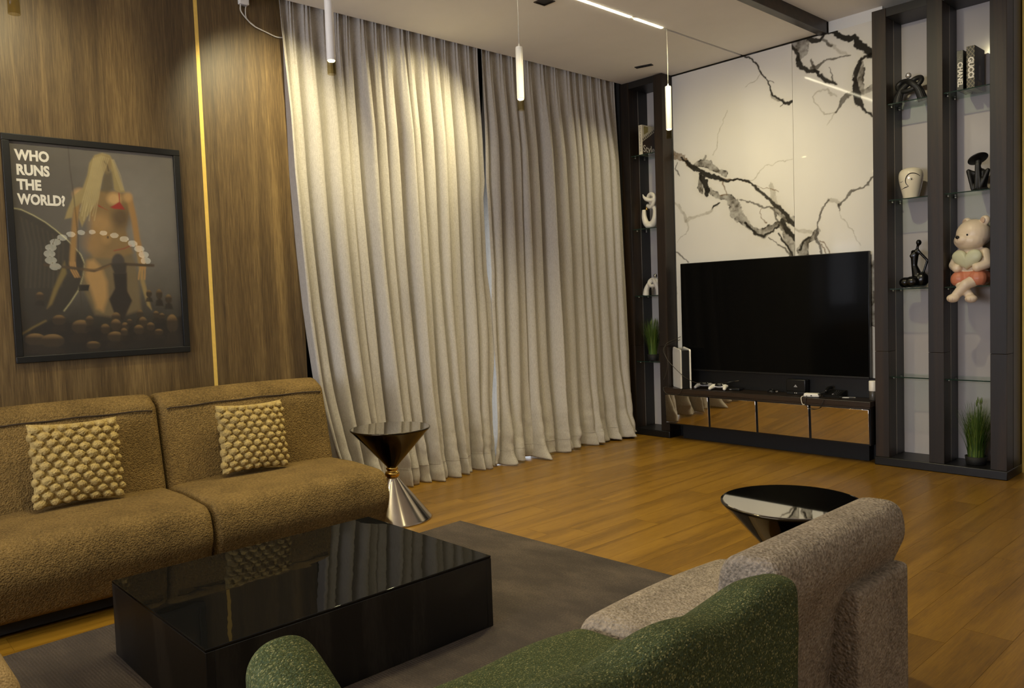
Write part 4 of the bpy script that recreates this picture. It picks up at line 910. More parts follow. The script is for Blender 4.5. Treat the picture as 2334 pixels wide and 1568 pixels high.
def gr_back(v):
    q = v.copy(); t = max(0, (v.z - 0.5) / 0.2)
    q.z += 0.012 * math.sin(v.y * 17 + 0.4) * t * (1 - max(0, v.y - 0.40) / 0.2); q.x += 0.006 * math.sin(v.y * 15) * t
    return q
extrude('backrest', M_green, gr, round_poly([(0.05, 0.05, 0.02), (0.398, 0.05, 0.02), (0.402, 0.60, 0.05), (0.396, 0.722, 0.045), (0.31, 0.718, 0.10), (0.185, 0.615, 0.09), (0.115, 0.40, 0.1)], 8), -0.56, 0.533, 0.028, gr_back, 44)
def gr_arm(v):
    q = v.copy(); s_ = (v.x + 0.40) / 0.55
    if v.z > 0.3: q.z -= 0.13 * max(0, min(1, (v.x + 0.34) / 0.22)) ** 1.2 * (v.z - 0.3) / 0.36
    return q
link('armrest', soft_mesh('armrest', (-0.40, 0.20, -0.515, -0.345, 0.07, 0.665), 0.078, lambda p, h: gr_arm(p + Vector((-0.10, -0.43, 0.3675))) - Vector((-0.10, -0.43, 0.3675)), 16, 9), M_green, gr)
MB().box(-0.28, 0.36, -0.50, 0.48, 0.0, 0.08).build('plinth', M_blackmat, gr)
bc = empty('armchair', (-2.5, 0.05, 0), 'beige boucle armchair whose rounded arm shows at the lower left corner', 'armchair')
soft('armrest', M_beige, bc, (-0.55, 0.42, 0.10, 0.31, 0.06, 0.60), 0.10, None, 8, 8)
soft('seat', M_beige, bc, (-0.55, 0.46, -0.55, 0.10, 0.06, 0.47), 0.09, None, 8, 7)
soft('backrest', M_beige, bc, (-0.75, -0.52, -0.75, 0.31, 0.06, 0.78), 0.10, None, 8, 8)
soft('armrest', M_beige, bc, (-0.55, 0.42, -0.75, -0.55, 0.06, 0.60), 0.09, None, 8, 8)
MB().box(-0.65, 0.38, -0.68, 0.25, 0.0, 0.08).build('plinth', M_blackmat, bc)

# ------------------------------------------------------------------ books
M_paper = plain('book_paper', srgb(222, 210, 186), 0.8)
M_bookblack = plain('book_black', srgb(30, 29, 26), 0.4)
def gg_mat():
    m = NT('book_monogram'); m.set(Roughness=0.5); v = m.coord('Object', (1, 1, 1)); sp = m.n('ShaderNodeSeparateXYZ'); m.l(v, sp.inputs[0])
    def lat(sign):
        a = m.n('ShaderNodeMath', operation='MULTIPLY_ADD'); m.l(sp.outputs[0], a.inputs[0]); a.inputs[1].default_value = sign * 1.35; m.l(sp.outputs[2], a.inputs[2])
        b = m.n('ShaderNodeMath', operation='MULTIPLY'); m.l(a.outputs[0], b.inputs[0]); b.inputs[1].default_value = 2 * PI / 0.032
        c = m.n('ShaderNodeMath', operation='COSINE'); m.l(b.outputs[0], c.inputs[0]); return c.outputs[0]
    s = m.n('ShaderNodeMath', operation='MAXIMUM'); m.l(lat(1), s.inputs[0]); m.l(lat(-1), s.inputs[1])
    m.color(m.ramp(s.outputs[0], [(0.62, srgb(36, 34, 28)), (0.92, srgb(124, 114, 88))])); return m.m
def book(x0, x1, y0, d, z0, h, cover, label, spine=None, name='hardcover_book'):
    cx = (x0 + x1) / 2; o = empty(name, (cx, y0, z0), label, 'book'); w = (x1 - x0) / 2; t = 0.003
    MB().box(-w, -w + t, 0.004, d, 0, h).build('cover', cover, o); MB().box(w - t, w, 0.004, d, 0, h).build('cover', cover, o)
    MB().box(-w + t, w - t, 0.006, d - 0.004, 0.003, h - 0.003).build('pages', M_paper, o)
    bevel_box('spine', spine or cover, o, (-w, w, 0, 0.0055, 0, h), 0.0015)
    return o, w
RB = lambda o, r: basis(o, (0, 0, -1), (1, 0, 0))         # spine lettering reads downwards, seen from -y
b, w = book(-2.036, -1.993, 6.345, 0.20, 2.8065, 0.282, M_bookblack, 'slim black fashion book with white spine lettering on the top right shelf', None)
lettering('lettering', 'CHANEL', 0.046, M_ink, b, RB((0.000, -0.0006, 0.200), 0), 0.0014, stretch=0.98)
lg = MB()
for s in (-1, 1):
    pts = [(s * 0.0045 + s * 0.0085 * math.cos(t), -0.0006, 0.245 + 0.010 * math.sin(t)) for t in np.linspace(PI * 0.27, PI * 1.73, 20)]
    pts = [(s * -0.0 + (s * 0.0045 + s * 0.0085 * math.cos(t)), -0.0006, 0.242 + 0.0105 * math.sin(t)) for t in np.linspace(PI * 0.27, PI * 1.73, 20)]
    lg.tube(pts, 0.0016, 6, 0.4)
lg.box(-0.014, 0.014, -0.0006, 0, 0.2225, 0.2235)
lg.build('emblem', M_ink, b)
b, w = book(-1.972, -1.918, 6.345, 0.215, 2.8065, 0.298, M_bookblack, 'thick book with diamond monogram spine beside the slim black book', gg_mat())
lettering('lettering', 'GUCCI', 0.048, M_ink, b, RB((0.001, -0.0006, 0.220), 0), 0.0022, stretch=1.0)
dr = MB(); arch = [(math.cos(t) * 0.035, math.sin(t) * 0.05) for t in np.linspace(0, PI, 14)]
V = [(w + 0.0006, 0.105 + a, 0.17 + c) for a, c in arch] + [(w + 0.0006, 0.07, 0.06), (w + 0.0006, 0.14, 0.06)]
dr.add(V, [tuple(range(len(V)))]); dr.build('cover_print', plain('door_print', srgb(52, 32, 20), 0.4), b)
dr = MB().box(w, w + 0.0006, 0.06, 0.15, 0.0, 0.055); dr.build('cover_print', plain('floor_print', srgb(96, 74, 24), 0.4), b)
dr = MB().box(w + 0.0006, w + 0.0009, 0.085, 0.100, 0.07, 0.17).box(w + 0.0006, w + 0.0009, 0.108, 0.122, 0.07, 0.17); dr.build('cover_print', plain('pane_print', srgb(84, 66, 54), 0.3), b)
M_bookwhite = plain('book_white', srgb(226, 216, 190), 0.5, vary=0.02)
M_bookbrown = plain('book_brown', srgb(62, 48, 38), 0.4)
b, w = book(-4.938, -4.895, 6.355, 0.215, 2.8015, 0.296, M_bookwhite, 'white spined style book on the top shelf of the narrow unit')
lettering('lettering', 'KELLY HOPPEN STYLE', 0.026, plain('grey_ink', srgb(120, 112, 98), 0.6), b, RB((0, -0.0006, 0.285), 0), 0.0003, stretch=0.98)
dr = MB(); dr.add([(w + 0.0005, 0.006, 0.0), (w + 0.0005, 0.213, 0.0), (w + 0.0005, 0.213, 0.25), (w + 0.0005, 0.006, 0.13)], [(0, 1, 2, 3)]); dr.build('cover_print', M_bookbrown, b)
dr = MB()
for k in range(8):
    y = 0.012 + k * 0.025; z = 0.139 + k * 0.0146; dr.add([(w + 0.001, y, z), (w + 0.001, y + 0.012, z + 0.007), (w + 0.001, y + 0.008, z + 0.028), (w + 0.001, y - 0.004, z + 0.022)], [(0, 1, 2, 3)])
dr.build('cover_print', M_bookblack, b)
dr = MB().add([(w + 0.0005, 0.03, 0.20), (w + 0.0005, 0.10, 0.235), (w + 0.0005, 0.10, 0.285), (w + 0.0005, 0.03, 0.285)], [(0, 1, 2, 3)]); dr.build('cover_print', plain('yellow_print', srgb(170, 156, 96), 0.4), b)
lettering('lettering', 'Style', 0.098, M_ink, b, basis((w + 0.001, 0.012, 0.062), (0, 1, 0), (0, 0, 1)), 0.0004)

# ------------------------------------------------------------------ figurines
M_blackcer = plain('matte_black_ceramic', srgb(26, 25, 23), 0.5, vary=0.1)
M_glossblack = plain('gloss_black_resin', srgb(14, 13, 12), 0.25)
M_cream = plain('white_ceramic', srgb(232, 222, 196), 0.12, vary=0.01)
M_wcer = plain('matte_white_ceramic', srgb(228, 222, 208), 0.4, vary=0.02)
M_crystal = plain('crystal', (0.75, 0.72, 0.68), 0.05, 0.7)
# black knot
k = empty('knot_sculpture', (-2.385, 6.43, 2.8065), 'ribbed black knot sculpture with a glass ball on the upper shelf', 'sculpture')
kp = [(-0.098, 0, 0.0), (-0.088, 0.0, 0.06), (-0.062, 0.004, 0.115), (-0.02, 0.014, 0.152), (0.03, 0.02, 0.178), (0.068, 0.008, 0.176), (0.080, -0.008, 0.150), (0.058, -0.020, 0.118), (0.010, -0.022, 0.093), (-0.045, -0.012, 0.092), (-0.088, 0.004, 0.115), (-0.100, 0.016, 0.148), (-0.072, 0.018, 0.172), (-0.025, 0.000, 0.166), (0.022, -0.024, 0.135), (0.062, -0.012, 0.085), (0.088, 0.0, 0.0)]
pts = catmull(kp, 7); N = len(pts); rad = [0.0185 + 0.016 * max(0, abs(i / (N - 1) - 0.5) - 0.28) / 0.22 for i in range(N)]
kn = MB(); kn.tube(pts, rad, 20); me = kn.mesh('knot', True)
body = link('knot', me, M_blackcer, k)
rb = MB()
for s in (0, 1):
    seg = pts[:22] if s == 0 else pts[-22:]; rr = rad[:22] if s == 0 else rad[-22:]
    for q in range(7):
        off = (q - 3) / 3.4
        rb.tube([(p.x + off * r, p.y - math.sqrt(max(0, 1 - off * off)) * r, p.z) for p, r in zip(seg, rr)], 0.0018, 5)
rb.build('ribs', M_blackcer, k, True)
MB().ball((-0.015, 0.0, 0.208), 0.022, 20, 14).build('glass_ball', M_crystal, k, True)
# white face vase
fv = empty('face_vase', (-2.388, 6.43, 2.0765), 'cream ceramic face vase with a painted winking face', 'vase', rotz=math.radians(16))
prof = [(0.050, 0.0), (0.054, 0.003), (0.060, 0.03), (0.072, 0.08), (0.082, 0.125), (0.0865, 0.165), (0.083, 0.198), (0.070, 0.220), (0.048, 0.232), (0.030, 0.235), (0.029, 0.231), (0.001, 0.225)]
pz = [p[1] for p in prof[:10]]; prr = [p[0] for p in prof[:10]]
vp = catmull([(r, 0, z) for r, z in prof[:10]], 5); MB().lathe([(p.x, p.z) for p in vp] + prof[10:], 56).build('vase', M_cream, fv, True)
def onvase(P, wd, nm):
    q = []
    for dx, dz in P:
        r = np.interp(dz, pz, prr); dx = max(-r * 0.98, min(r * 0.98, dx)); q.append((dx * 1.004, -math.sqrt(r * r - dx * dx) * 1.004, dz))
    c = catmull(q, 6); n = len(c); MB().tube(c, [wd * (0.4 + 0.6 * math.sin(PI * (i + 0.6) / (n + 0.2))) for i in range(n)], 6).build(nm, M_glossblack, fv, True)
sc = 0.00074; T = lambda L: [((x - 250) * sc, (1425 - y) * sc) for x, y in L]
onvase(T([(338, 1207), (315, 1188), (285, 1177), (250, 1178), (222, 1200), (208, 1240), (213, 1275), (235, 1305)]), 0.0040, 'brow_line')
onvase(T([(235, 1305), (205, 1313), (168, 1326)]), 0.0034, 'nose_line')
onvase(T([(238, 1236), (262, 1224), (292, 1231)]), 0.0012, 'eyelid'); onvase(T([(238, 1236), (265, 1245), (292, 1231)]), 0.0008, 'eyelid')
onvase(T([(258, 1233), (264, 1235), (270, 1234)]), 0.0055, 'pupil'); onvase(T([(150, 1246), (165, 1254), (184, 1244)]), 0.0016, 'closed_eye')
# figure under a wide hat
hf = empty('hat_figurine', (-1.915, 6.43, 2.0765), 'black ribbed figurine crouching under a tilted wide hat', 'figurine')
mb = MB(); capsule(mb, (0.01, 0.02, 0.03), (0.008, 0.012, 0.13), 0.036, 0.034); capsule(mb, (0.0, 0.0, 0.13), (-0.004, -0.012, 0.185), 0.022, 0.016); mb.ball((-0.004, -0.012, 0.205), (0.024, 0.024, 0.030))
for s in (-1, 1):
    kx = -0.066 if s < 0 else 0.060; kz = 0.150 if s < 0 else 0.140
    capsule(mb, (s * 0.02, 0.0, 0.125), (kx, -0.015, kz), 0.016, 0.014); capsule(mb, (kx, -0.018, kz), (s * 0.024 - 0.012, -0.03, 0.016), 0.016, 0.013)
    capsule(mb, (s * 0.022, 0.015, 0.022), (kx * 0.9, -0.01, kz - 0.01), 0.020, 0.016)
    capsule(mb, (s * 0.012, -0.035, 0.02), (s * 0.008 - 0.004, -0.03, 0.19), 0.011, 0.009)
mb.ball((0.01, 0.01, 0.012), (0.05, 0.05, 0.015))
blob('body', mb, 0.005, 3, M_blackcer, hf)
rb = MB()
for q in range(9): rb.tube([(-0.018 + 0.003 * i, -0.036 + 0.004 * abs(i - 4), 0.03 + q * 0.0105) for i in range(9)], 0.0016, 5)
rb.build('ribs', M_blackcer, hf, True)
hm = Matrix.Translation((-0.006, -0.012, 0.232)) @ Matrix.Rotation(math.radians(-25), 4, 'Y') @ Matrix.Rotation(math.radians(-20), 4, 'X')
MB().lathe([(0.001, -0.006), (0.060, -0.005), (0.068, -0.001), (0.066, 0.003), (0.03, 0.007), (0.026, 0.016), (0.001, 0.018)], 40, hm).build('hat', M_blackcer, hf, True)
# kneeling figure
kw = empty('kneeling_figurine', (-2.36, 6.43, 1.3915), 'smooth black abstract figurine of a kneeling woman', 'figurine')
mb = MB(); mb.ball((-0.058, -0.03, 0.042), (0.050, 0.055, 0.042)); mb.ball((-0.01, -0.035, 0.045), (0.055, 0.055, 0.045)); mb.ball((0.048, 0.0, 0.062), (0.050, 0.05, 0.058)); mb.ball((0.01, 0.0, 0.03), (0.075, 0.05, 0.028))
capsule(mb, (0.02, 0, 0.07), (-0.008, 0, 0.17), 0.042, 0.022); capsule(mb, (-0.008, 0, 0.17), (-0.004, 0, 0.255), 0.022, 0.030); mb.ball((-0.02, -0.018, 0.245), 0.016)
capsule(mb, (-0.016, 0, 0.275), (0.022, 0, 0.280), 0.016, 0.014); capsule(mb, (0.01, 0, 0.28), (0.020, 0, 0.325), 0.011, 0.010); mb.ball((0.028, -0.004, 0.345), (0.020, 0.024, 0.024))
capsule(mb, (0.026, 0, 0.277), (0.088, 0, 0.205), 0.011, 0.010); capsule(mb, (0.088, 0, 0.205), (0.060, -0.004, 0.115), 0.010, 0.009)
blob('body', mb, 0.005, 6, M_glossblack, kw)
# white looped sculptures of the narrow unit
w1_ = empty('loop_sculpture', (-4.88, 6.43, 2.0735), 'white looped ceramic sculpture with a small gold cap', 'sculpture')
mb = MB()
c = catmull([(-0.072, 0, 0.195), (-0.070, 0, 0.12), (-0.045, 0, 0.055), (0.0, 0, 0.038), (0.045, 0, 0.055), (0.072, 0, 0.12), (0.060, 0.01, 0.19), (0.02, 0.02, 0.245), (-0.02, 0.02, 0.29), (-0.018, 0.01, 0.325), (0.018, 0, 0.342), (0.058, -0.01, 0.325), (0.078, -0.015, 0.285), (0.050, -0.015, 0.235), (0.010, -0.005, 0.215), (-0.035, 0.01, 0.235)], 6)
n = len(c); mb.tube(c, [0.020 + 0.016 * max(0, math.sin(PI * i / n * 2.2)) * (1 if i < n * 0.45 else 0) for i in range(n)], 16)
c = catmull([(-0.068, -0.02, 0.350), (-0.045, -0.025, 0.312), (0.0, -0.030, 0.285), (0.055, -0.025, 0.278), (0.08, -0.02, 0.30)], 6); mb.tube(c, [0.004 + 0.016 * min(1, i / 9) for i in range(len(c))], 14)
mb.ball((0.0, 0, 0.028), (0.058, 0.045, 0.028)); blob('loop', mb, 0.005, 4, M_wcer, w1_)
MB().lathe([(0.012, 0.19), (0.013, 0.20), (0.013, 0.222), (0.010, 0.228), (0.001, 0.23)], 20, Matrix.Translation((-0.045, 0.01, 0.0))).build('gold_cap', M_goldball, w1_, True)
w2_ = empty('pretzel_sculpture', (-4.875, 6.43, 1.4065), 'white ribbed pretzel sculpture topped with a grey ball', 'sculpture')
c = catmull([(-0.080, 0, 0.0), (-0.070, 0, 0.06), (-0.040, 0.005, 0.115), (0.0, 0.012, 0.150), (0.045, 0.012, 0.158), (0.072, 0, 0.130), (0.055, -0.015, 0.100), (0.010, -0.018, 0.092), (-0.030, -0.008, 0.110), (-0.035, 0.008, 0.142), (0.0, 0.012, 0.160), (0.045, -0.012, 0.130), (0.075, -0.005, 0.07), (0.085, 0, 0.0)], 7); n = len(c)
MB().tube(c, [0.017 + 0.016 * max(0, abs(i / (n - 1) - 0.5) - 0.28) / 0.22 for i in range(n)], 18).build('knot', M_wcer, w2_, True)
MB().ball((0.040, 0.005, 0.193), 0.019, 18, 12).build('ball', M_metal, w2_, True)

# ------------------------------------------------------------------ bear
M_bear = plain('bear_cream', srgb(234, 214, 186), 0.35, vary=0.01, Subsurface_Weight=0.0)
M_short = plain('bear_orange', srgb(206, 128, 96), 0.4, vary=0.02); M_heart = plain('bear_heart', srgb(206, 206, 172), 0.4, vary=0.02)
M_ear = plain('bear_ear', srgb(206, 176, 150), 0.4, vary=0.01)
br = empty('bear_figurine', (-1.955, 6.415, 1.3905), 'cream bear figurine in orange shorts holding a pale heart on the shelf edge', 'figurine', rotz=math.radians(-8))
mb = MB(); mb.ball((0, 0, 0.085), (0.112, 0.085, 0.085)); mb.ball((0, 0.0, 0.17), (0.105, 0.080, 0.095)); mb.ball((0, 0, 0.24), (0.088, 0.07, 0.05)); 
hd = Matrix.Rotation(math.radians(-23), 4, 'Z')
mb.ball((0.006, 0, 0.378), (0.116, 0.108, 0.108), 24, 16)
mb.ball(tuple(Vector((0.006, 0, 0.338)) + hd @ Vector((0, -0.088, 0))), (0.058, 0.05, 0.044), 18, 12)
mb.ball(tuple(Vector((0.006, 0, 0.352)) + hd @ Vector((0.0, -0.03, -0.02))), (0.110, 0.09, 0.075), 18, 12)
for s in (-1, 1):
    e = Vector((0.006, 0, 0.378)) + hd @ Vector((s * 0.085, 0.02, 0.092)); mb.ball(tuple(e), (0.036, 0.022, 0.036), 16, 10)
    sx = s * 0.085
    capsule(mb, (sx, -0.01, 0.235), (s * 0.112, -0.04, 0.155), 0.040, 0.038); capsule(mb, (s * 0.112, -0.04, 0.155), (s * 0.070, -0.088, 0.132), 0.038, 0.034)
    for q in range(3): mb.ball((s * 0.052, -0.104, 0.150 - q * 0.014), 0.010, 10, 8)
# crossed legs
capsule(mb, (0.070, -0.045, 0.055), (0.010, -0.125, 0.012), 0.050, 0.038); capsule(mb, (0.010, -0.128, 0.012), (-0.050, -0.142, -0.062), 0.038, 0.032); mb.ball((-0.066, -0.158, -0.086), (0.044, 0.040, 0.032))
capsule(mb, (-0.070, -0.045, 0.055), (-0.035, -0.090, 0.000), 0.050, 0.038); capsule(mb, (-0.035, -0.092, 0.0), (0.030, -0.105, -0.075), 0.036, 0.030); mb.ball((0.044, -0.122, -0.092), (0.042, 0.042, 0.030))
blob('body', mb, 0.0055, 7, M_bear, br)
mb = MB(); mb.ball((0, 0.002, 0.062), (0.128, 0.100, 0.078), 28, 16); capsule(mb, (0.055, -0.02, 0.060), (0.062, -0.062, 0.052), 0.068, 0.063); capsule(mb, (-0.055, -0.02, 0.060), (-0.062, -0.062, 0.052), 0.068, 0.063)
mb.V = [(x, y, max(z, 0.002)) for x, y, z in mb.V]
blob('shorts', mb, 0.0055, 3, M_short, br)
ts = np.linspace(0, 2 * PI, 48, endpoint=False)
hx_ = 16 * np.sin(ts) ** 3 / 16; hz_ = (13 * np.cos(ts) - 5 * np.cos(2 * ts) - 2 * np.cos(3 * ts) - np.cos(4 * ts)) / 16
hz_ = np.where(hz_ < -0.45, -0.45 + (hz_ + 0.45) * 0.62, hz_); V = []; F = []; L_ = [(0.02, 0.030), (0.45, 0.026), (0.75, 0.020), (0.93, 0.010), (1.0, 0.0), (0.93, -0.010), (0.6, -0.016), (0.02, -0.018)]
for s, d in L_:
    for a, c in zip(hx_, hz_): V.append((a * s * 0.106, -0.090 - d, 0.184 + (c * s + 0.1) * 0.094))
n = 48
for i in range(len(L_) - 1):
    for q in range(n): F.append((i * n + q, i * n + (q + 1) % n, (i + 1) * n + (q + 1) % n, (i + 1) * n + q))
F.append(tuple(range(n))); F.append(tuple((len(L_) - 1) * n + q for q in range(n - 1, -1, -1)))
he = MB().add(V, F); hb = bmesh.new(); me = he.mesh('heart', True); hb.from_mesh(me); bmesh.ops.recalc_face_normals(hb, faces=hb.faces[:]); hb.to_mesh(me); hb.free(); link('heart', me, M_heart, br)
hc = Vector((0.006, 0, 0.378)); face = lambda x, y, z: tuple(hc + hd @ Vector((x, y, z)))
MB().ball(face(0, -0.138, -0.022), (0.016, 0.010, 0.012), 16, 10, hd).build('nose', M_glossblack, br, True)
for s in (-1, 1): MB().ball(face(s * 0.048, -0.098, -0.008), (0.0065, 0.005, 0.0075), 12, 8).build('eye', M_glossblack, br, True)
for s in (-1, 1): MB().ball(face(s * 0.085, -0.002, 0.092), (0.022, 0.006, 0.022), 14, 8, hd).build('inner_ear', M_ear, br, True)
MB().tube([face(0, -0.139, -0.034), face(0.001, -0.137, -0.044), face(0.004, -0.133, -0.048)], 0.0012, 6).build('mouth', plain('mouth_line', srgb(110, 50, 36), 0.6), br, True)
tm = MB()
for fx, fy, fz in ((-0.066, -0.198, -0.092), (0.044, -0.164, -0.096)):
    for q in (-1, 1): tm.tube([(fx + q * 0.013, fy + 0.004, fz + 0.012), (fx + q * 0.014, fy + 0.001, fz), (fx + q * 0.013, fy + 0.006, fz - 0.010)], 0.0012, 5)
tm.build('toe_lines', M_ear, br, True)

# ------------------------------------------------------------------ potted grass
M_leaf = NT('grass_blade'); _m = M_leaf; _m.set(Roughness=0.5); _oi = _m.n('ShaderNodeNewGeometry'); _m.color(_m.ramp(_oi.outputs['Random Per Island'], [(0.0, srgb(40, 66, 22)), (0.5, srgb(70, 100, 34)), (1.0, srgb(116, 134, 58))])); M_leaf = _m.m
M_seed = plain('seed_head', srgb(104, 120, 60), 0.7)
def grass(x, y, z, pr_, ph, hh, spread, label, seed, xlim):
    o = empty('potted_grass', (x, y, z), label, 'plant', 'potted grasses'); rs = random.Random(seed)
    MB().lathe([(pr_ * 0.86, 0), (pr_ * 0.9, 0.002), (pr_, ph), (pr_ * 0.94, ph), (pr_ * 0.92, ph - 0.008), (0.001, ph - 0.008)], 28).build('pot', M_blackmat, o, True)
    g = MB()
    for k in range(420):
        a = rs.uniform(0, 2 * PI); r = pr_ * 0.75 * math.sqrt(rs.random()); lean = rs.uniform(0.05, 1) ** 1.3 * spread; H = hh * rs.uniform(0.6, 1.0); bx, by = r * math.cos(a), r * math.sin(a)
        dx, dy = math.cos(a + rs.uniform(-0.6, 0.6)), math.sin(a + rs.uniform(-0.6, 0.6)); wd = rs.uniform(0.002, 0.0036); V = []; n = 7
        for i in range(n):
            t = i / (n - 1); px = bx + dx * lean * t ** 1.8; py = by + dy * lean * t ** 1.8; pzz = ph - 0.012 + H * (t - 0.12 * t * t * lean / spread)
            px = max(xlim[0] - x, min(xlim[1] - x, px)); py = max(-0.14, min(0.11, py)); ww = wd * (1 - t) + 0.0003
            V += [(px - ww * dy, py + ww * dx, pzz), (px + ww * dy, py - ww * dx, pzz)]
        g.add(V, [(2 * i, 2 * i + 1, 2 * i + 3, 2 * i + 2) for i in range(n - 1)])
    f = g.build('blades', M_leaf, o, True); f['kind'] = 'stuff'
    for k in range(5):
        px, py = rs.uniform(-0.6, 0.6) * spread * 0.6, rs.uniform(-0.05, 0.04); px = max(xlim[0] - x + 0.02, min(xlim[1] - x - 0.02, px)); H = hh * rs.uniform(0.85, 1.05)
        s = MB(); s.tube([(px * 0.2, py * 0.2, ph - 0.01), (px * 0.6, py * 0.6, ph + H * 0.5), (px, py, ph + H - 0.04)], 0.001, 5)
        s.tube([(px, py, ph + H - 0.05), (px, py, ph + H - 0.03), (px * 1.02, py, ph + H)], [0.003, 0.0065, 0.001], 8); s.build('seed_head', M_seed, o, True)
grass(-1.945, 6.44, 0.067, 0.074, 0.06, 0.44, 0.14, 'tall potted grass at the bottom of the wide shelf unit', 4, (-2.105, -1.82))
grass(-4.875, 6.42, 0.7465, 0.058, 0.065, 0.40, 0.13, 'potted grass spilling from the narrow shelf unit', 9, (-5.0, -4.715))

# ------------------------------------------------------------------ things on the console (top at z = 0.505)
ZT = 0.5055
ps = empty('game_console', (-4.465, 6.325, ZT), 'tall white and black game console standing at the left end of the media console', 'game console', rotz=math.radians(53))
def fin(sx):
    prof = [(-0.125, 0.0), (0.118, 0.0), (0.128, 0.01), (0.130, 0.18), (0.122, 0.34), (0.105, 0.385), (0.08, 0.392), (-0.115, 0.375), (-0.125, 0.36)]
    V = []; n = len(prof); out = []
    for (y, z) in prof:
        fl = 0.006 + 0.012 * abs(z / 0.39 - 0.45)
        out.append((sx * (0.040 + fl), y, z)); 
    inn = [(sx * 0.038, y * 0.97, z * 0.985 + 0.003) for y, z in prof]
    V = out + inn; F = [tuple(range(n)), tuple(range(2 * n - 1, n - 1, -1))] + [(i, (i + 1) % n, n + (i + 1) % n, n + i) for i in range(n)]
    bm = bmesh.new(); me = mesh('side_panel', V, F, False); bm.from_mesh(me); bmesh.ops.recalc_face_normals(bm, faces=bm.faces[:]); bmesh.ops.bevel(bm, geom=[e for e in bm.edges], offset=0.003, segments=2, affect='EDGES'); bm.to_mesh(me); bm.free()
    link('side_panel', me, M_whiteplastic, ps)
fin(-1); fin(1)
bevel_box('core', M_blackplastic, ps, (-0.036, 0.036, -0.118, 0.112, 0.0, 0.365), 0.004)
vt = MB()
for q in range(24): vt.box(-0.030, 0.030, -0.1205, -0.117, 0.10 + q * 0.0105, 0.104 + q * 0.0105)
vt.build('vents', M_blackmat, ps)
def pad(loc, rz, m, label):
    o = empty('game_controller', (loc[0], loc[1], ZT), label, 'controller', 'controllers on the media console', rotz=rz)
    mb = MB(); mb.ball((0, 0.012, 0.034), (0.058, 0.036, 0.018), 20, 12)
    for s in (-1, 1):
        mb.ball((s * 0.052, 0.012, 0.034), (0.030, 0.032, 0.019), 16, 10); capsule(mb, (s * 0.056, 0.0, 0.033), (s * 0.070, -0.055, 0.017), 0.022, 0.0155)
    blob('shell', mb, 0.004, 4, m, o)
    bevel_box('touch_pad', m, o, (-0.028, 0.028, 0.005, 0.042, 0.047, 0.0535), 0.003)
    k = MB(); k.ball((0, -0.012, 0.045), (0.040, 0.018, 0.012), 16, 8); k.build('front_cover', M_blackplastic, o, True)
    for s in (-1, 1):
        MB().lathe([(0.006, 0.050), (0.006, 0.058), (0.010, 0.060), (0.010, 0.063), (0.001, 0.062)], 16, Matrix.Translation((s * 0.026, -0.012, 0))).build('thumb_stick', M_blackplastic, o, True)
        for a in range(4): MB().lathe([(0.004, 0.048), (0.004, 0.0545), (0.001, 0.055)], 10, Matrix.Translation((s * 0.055 + 0.011 * math.cos(a * PI / 2), 0.016 + 0.011 * math.sin(a * PI / 2), 0))).build('button', M_blackplastic, o, True)
pad((-4.235, 6.355), 0.30, M_greyplastic, 'grey game controller lying beside the game console')
pad((-4.055, 6.325), 0.20, M_whiteplastic, 'white game controller lying right of the grey one')
a = empty('stick_antenna', (-3.98, 6.36, ZT), 'thin black stick antenna leaning across the white controller', 'antenna')
MB().tube([(-0.14, -0.02, 0.060), (-0.02, 0.0, 0.067), (0.06, 0.015, 0.083)], 0.0035, 8).build('rod', M_blackplastic, a, True)
MB().tube([(0.06, 0.015, 0.083), (0.10, 0.022, 0.089)], 0.005, 8).build('tip', M_cable, a, True)
MB().box(0.0, 0.004, 0.004, 0.010, 0.0, 0.066).build('stand', M_blackplastic, a)
b = empty('set_top_box', (-3.915, 6.375, ZT), 'flat black set top box behind the white controller', 'device', rotz=0.1)
bevel_box('body', M_blackplastic, b, (-0.055, 0.055, -0.04, 0.04, 0.002, 0.022), 0.003); MB().box(-0.04, -0.02, -0.0405, -0.04, 0.008, 0.014).build('display', M_greyplastic, b)
for sx in (-0.04, 0.04): MB().lathe([(0.006, 0), (0.006, 0.003)], 10).build('foot', M_blackmat, b, False, (sx, -0.02, 0))
c = empty('cable_coil', (-3.545, 6.36, ZT), 'small coil of black cable with metal plugs', 'cable')
pts = [(0.045 * math.cos(t) * (1 - 0.03 * t), 0.030 * math.sin(t), 0.005 + 0.0016 * t) for t in np.linspace(0, 16, 90)]; MB().tube(pts, 0.0035, 7).build('coil', M_blackplastic, c, True)
for sx in (-0.01, 0.05): bevel_box('plug', M_metal, c, (sx, sx + 0.022, -0.028, -0.018, 0.014, 0.024), 0.002)
b = empty('speaker_box', (-3.325, 6.40, ZT), 'black box with rounded top and a grey triangle on its front', 'device')
bevel_box('body', M_blackplastic, b, (-0.089, 0.089, -0.032, 0.032, 0.022, 0.130), 0.008, 3); bevel_box('foot_panel', M_black, b, (-0.083, 0.083, -0.030, 0.032, 0.0, 0.024), 0.003)
MB().add([(-0.018, -0.0326, 0.064), (0.018, -0.0326, 0.064), (0.0, -0.0326, 0.086)], [(0, 1, 2)]).build('emblem', M_greyplastic, b)
MB().box(-0.012, -0.005, -0.0306, -0.030, 0.010, 0.016).box(0.004, 0.011, -0.0306, -0.030, 0.010, 0.016).build('lights', M_whiteplastic, b)
b = empty('router_box', (-3.135, 6.285, ZT), 'small white adapter box at the front edge of the console', 'device', rotz=0.25)
bevel_box('body', M_whiteplastic, b, (-0.062, 0.062, -0.035, 0.035, 0.002, 0.032), 0.008, 3); MB().box(-0.006, 0.006, -0.0355, -0.034, 0.010, 0.020).build('socket', M_black, b)
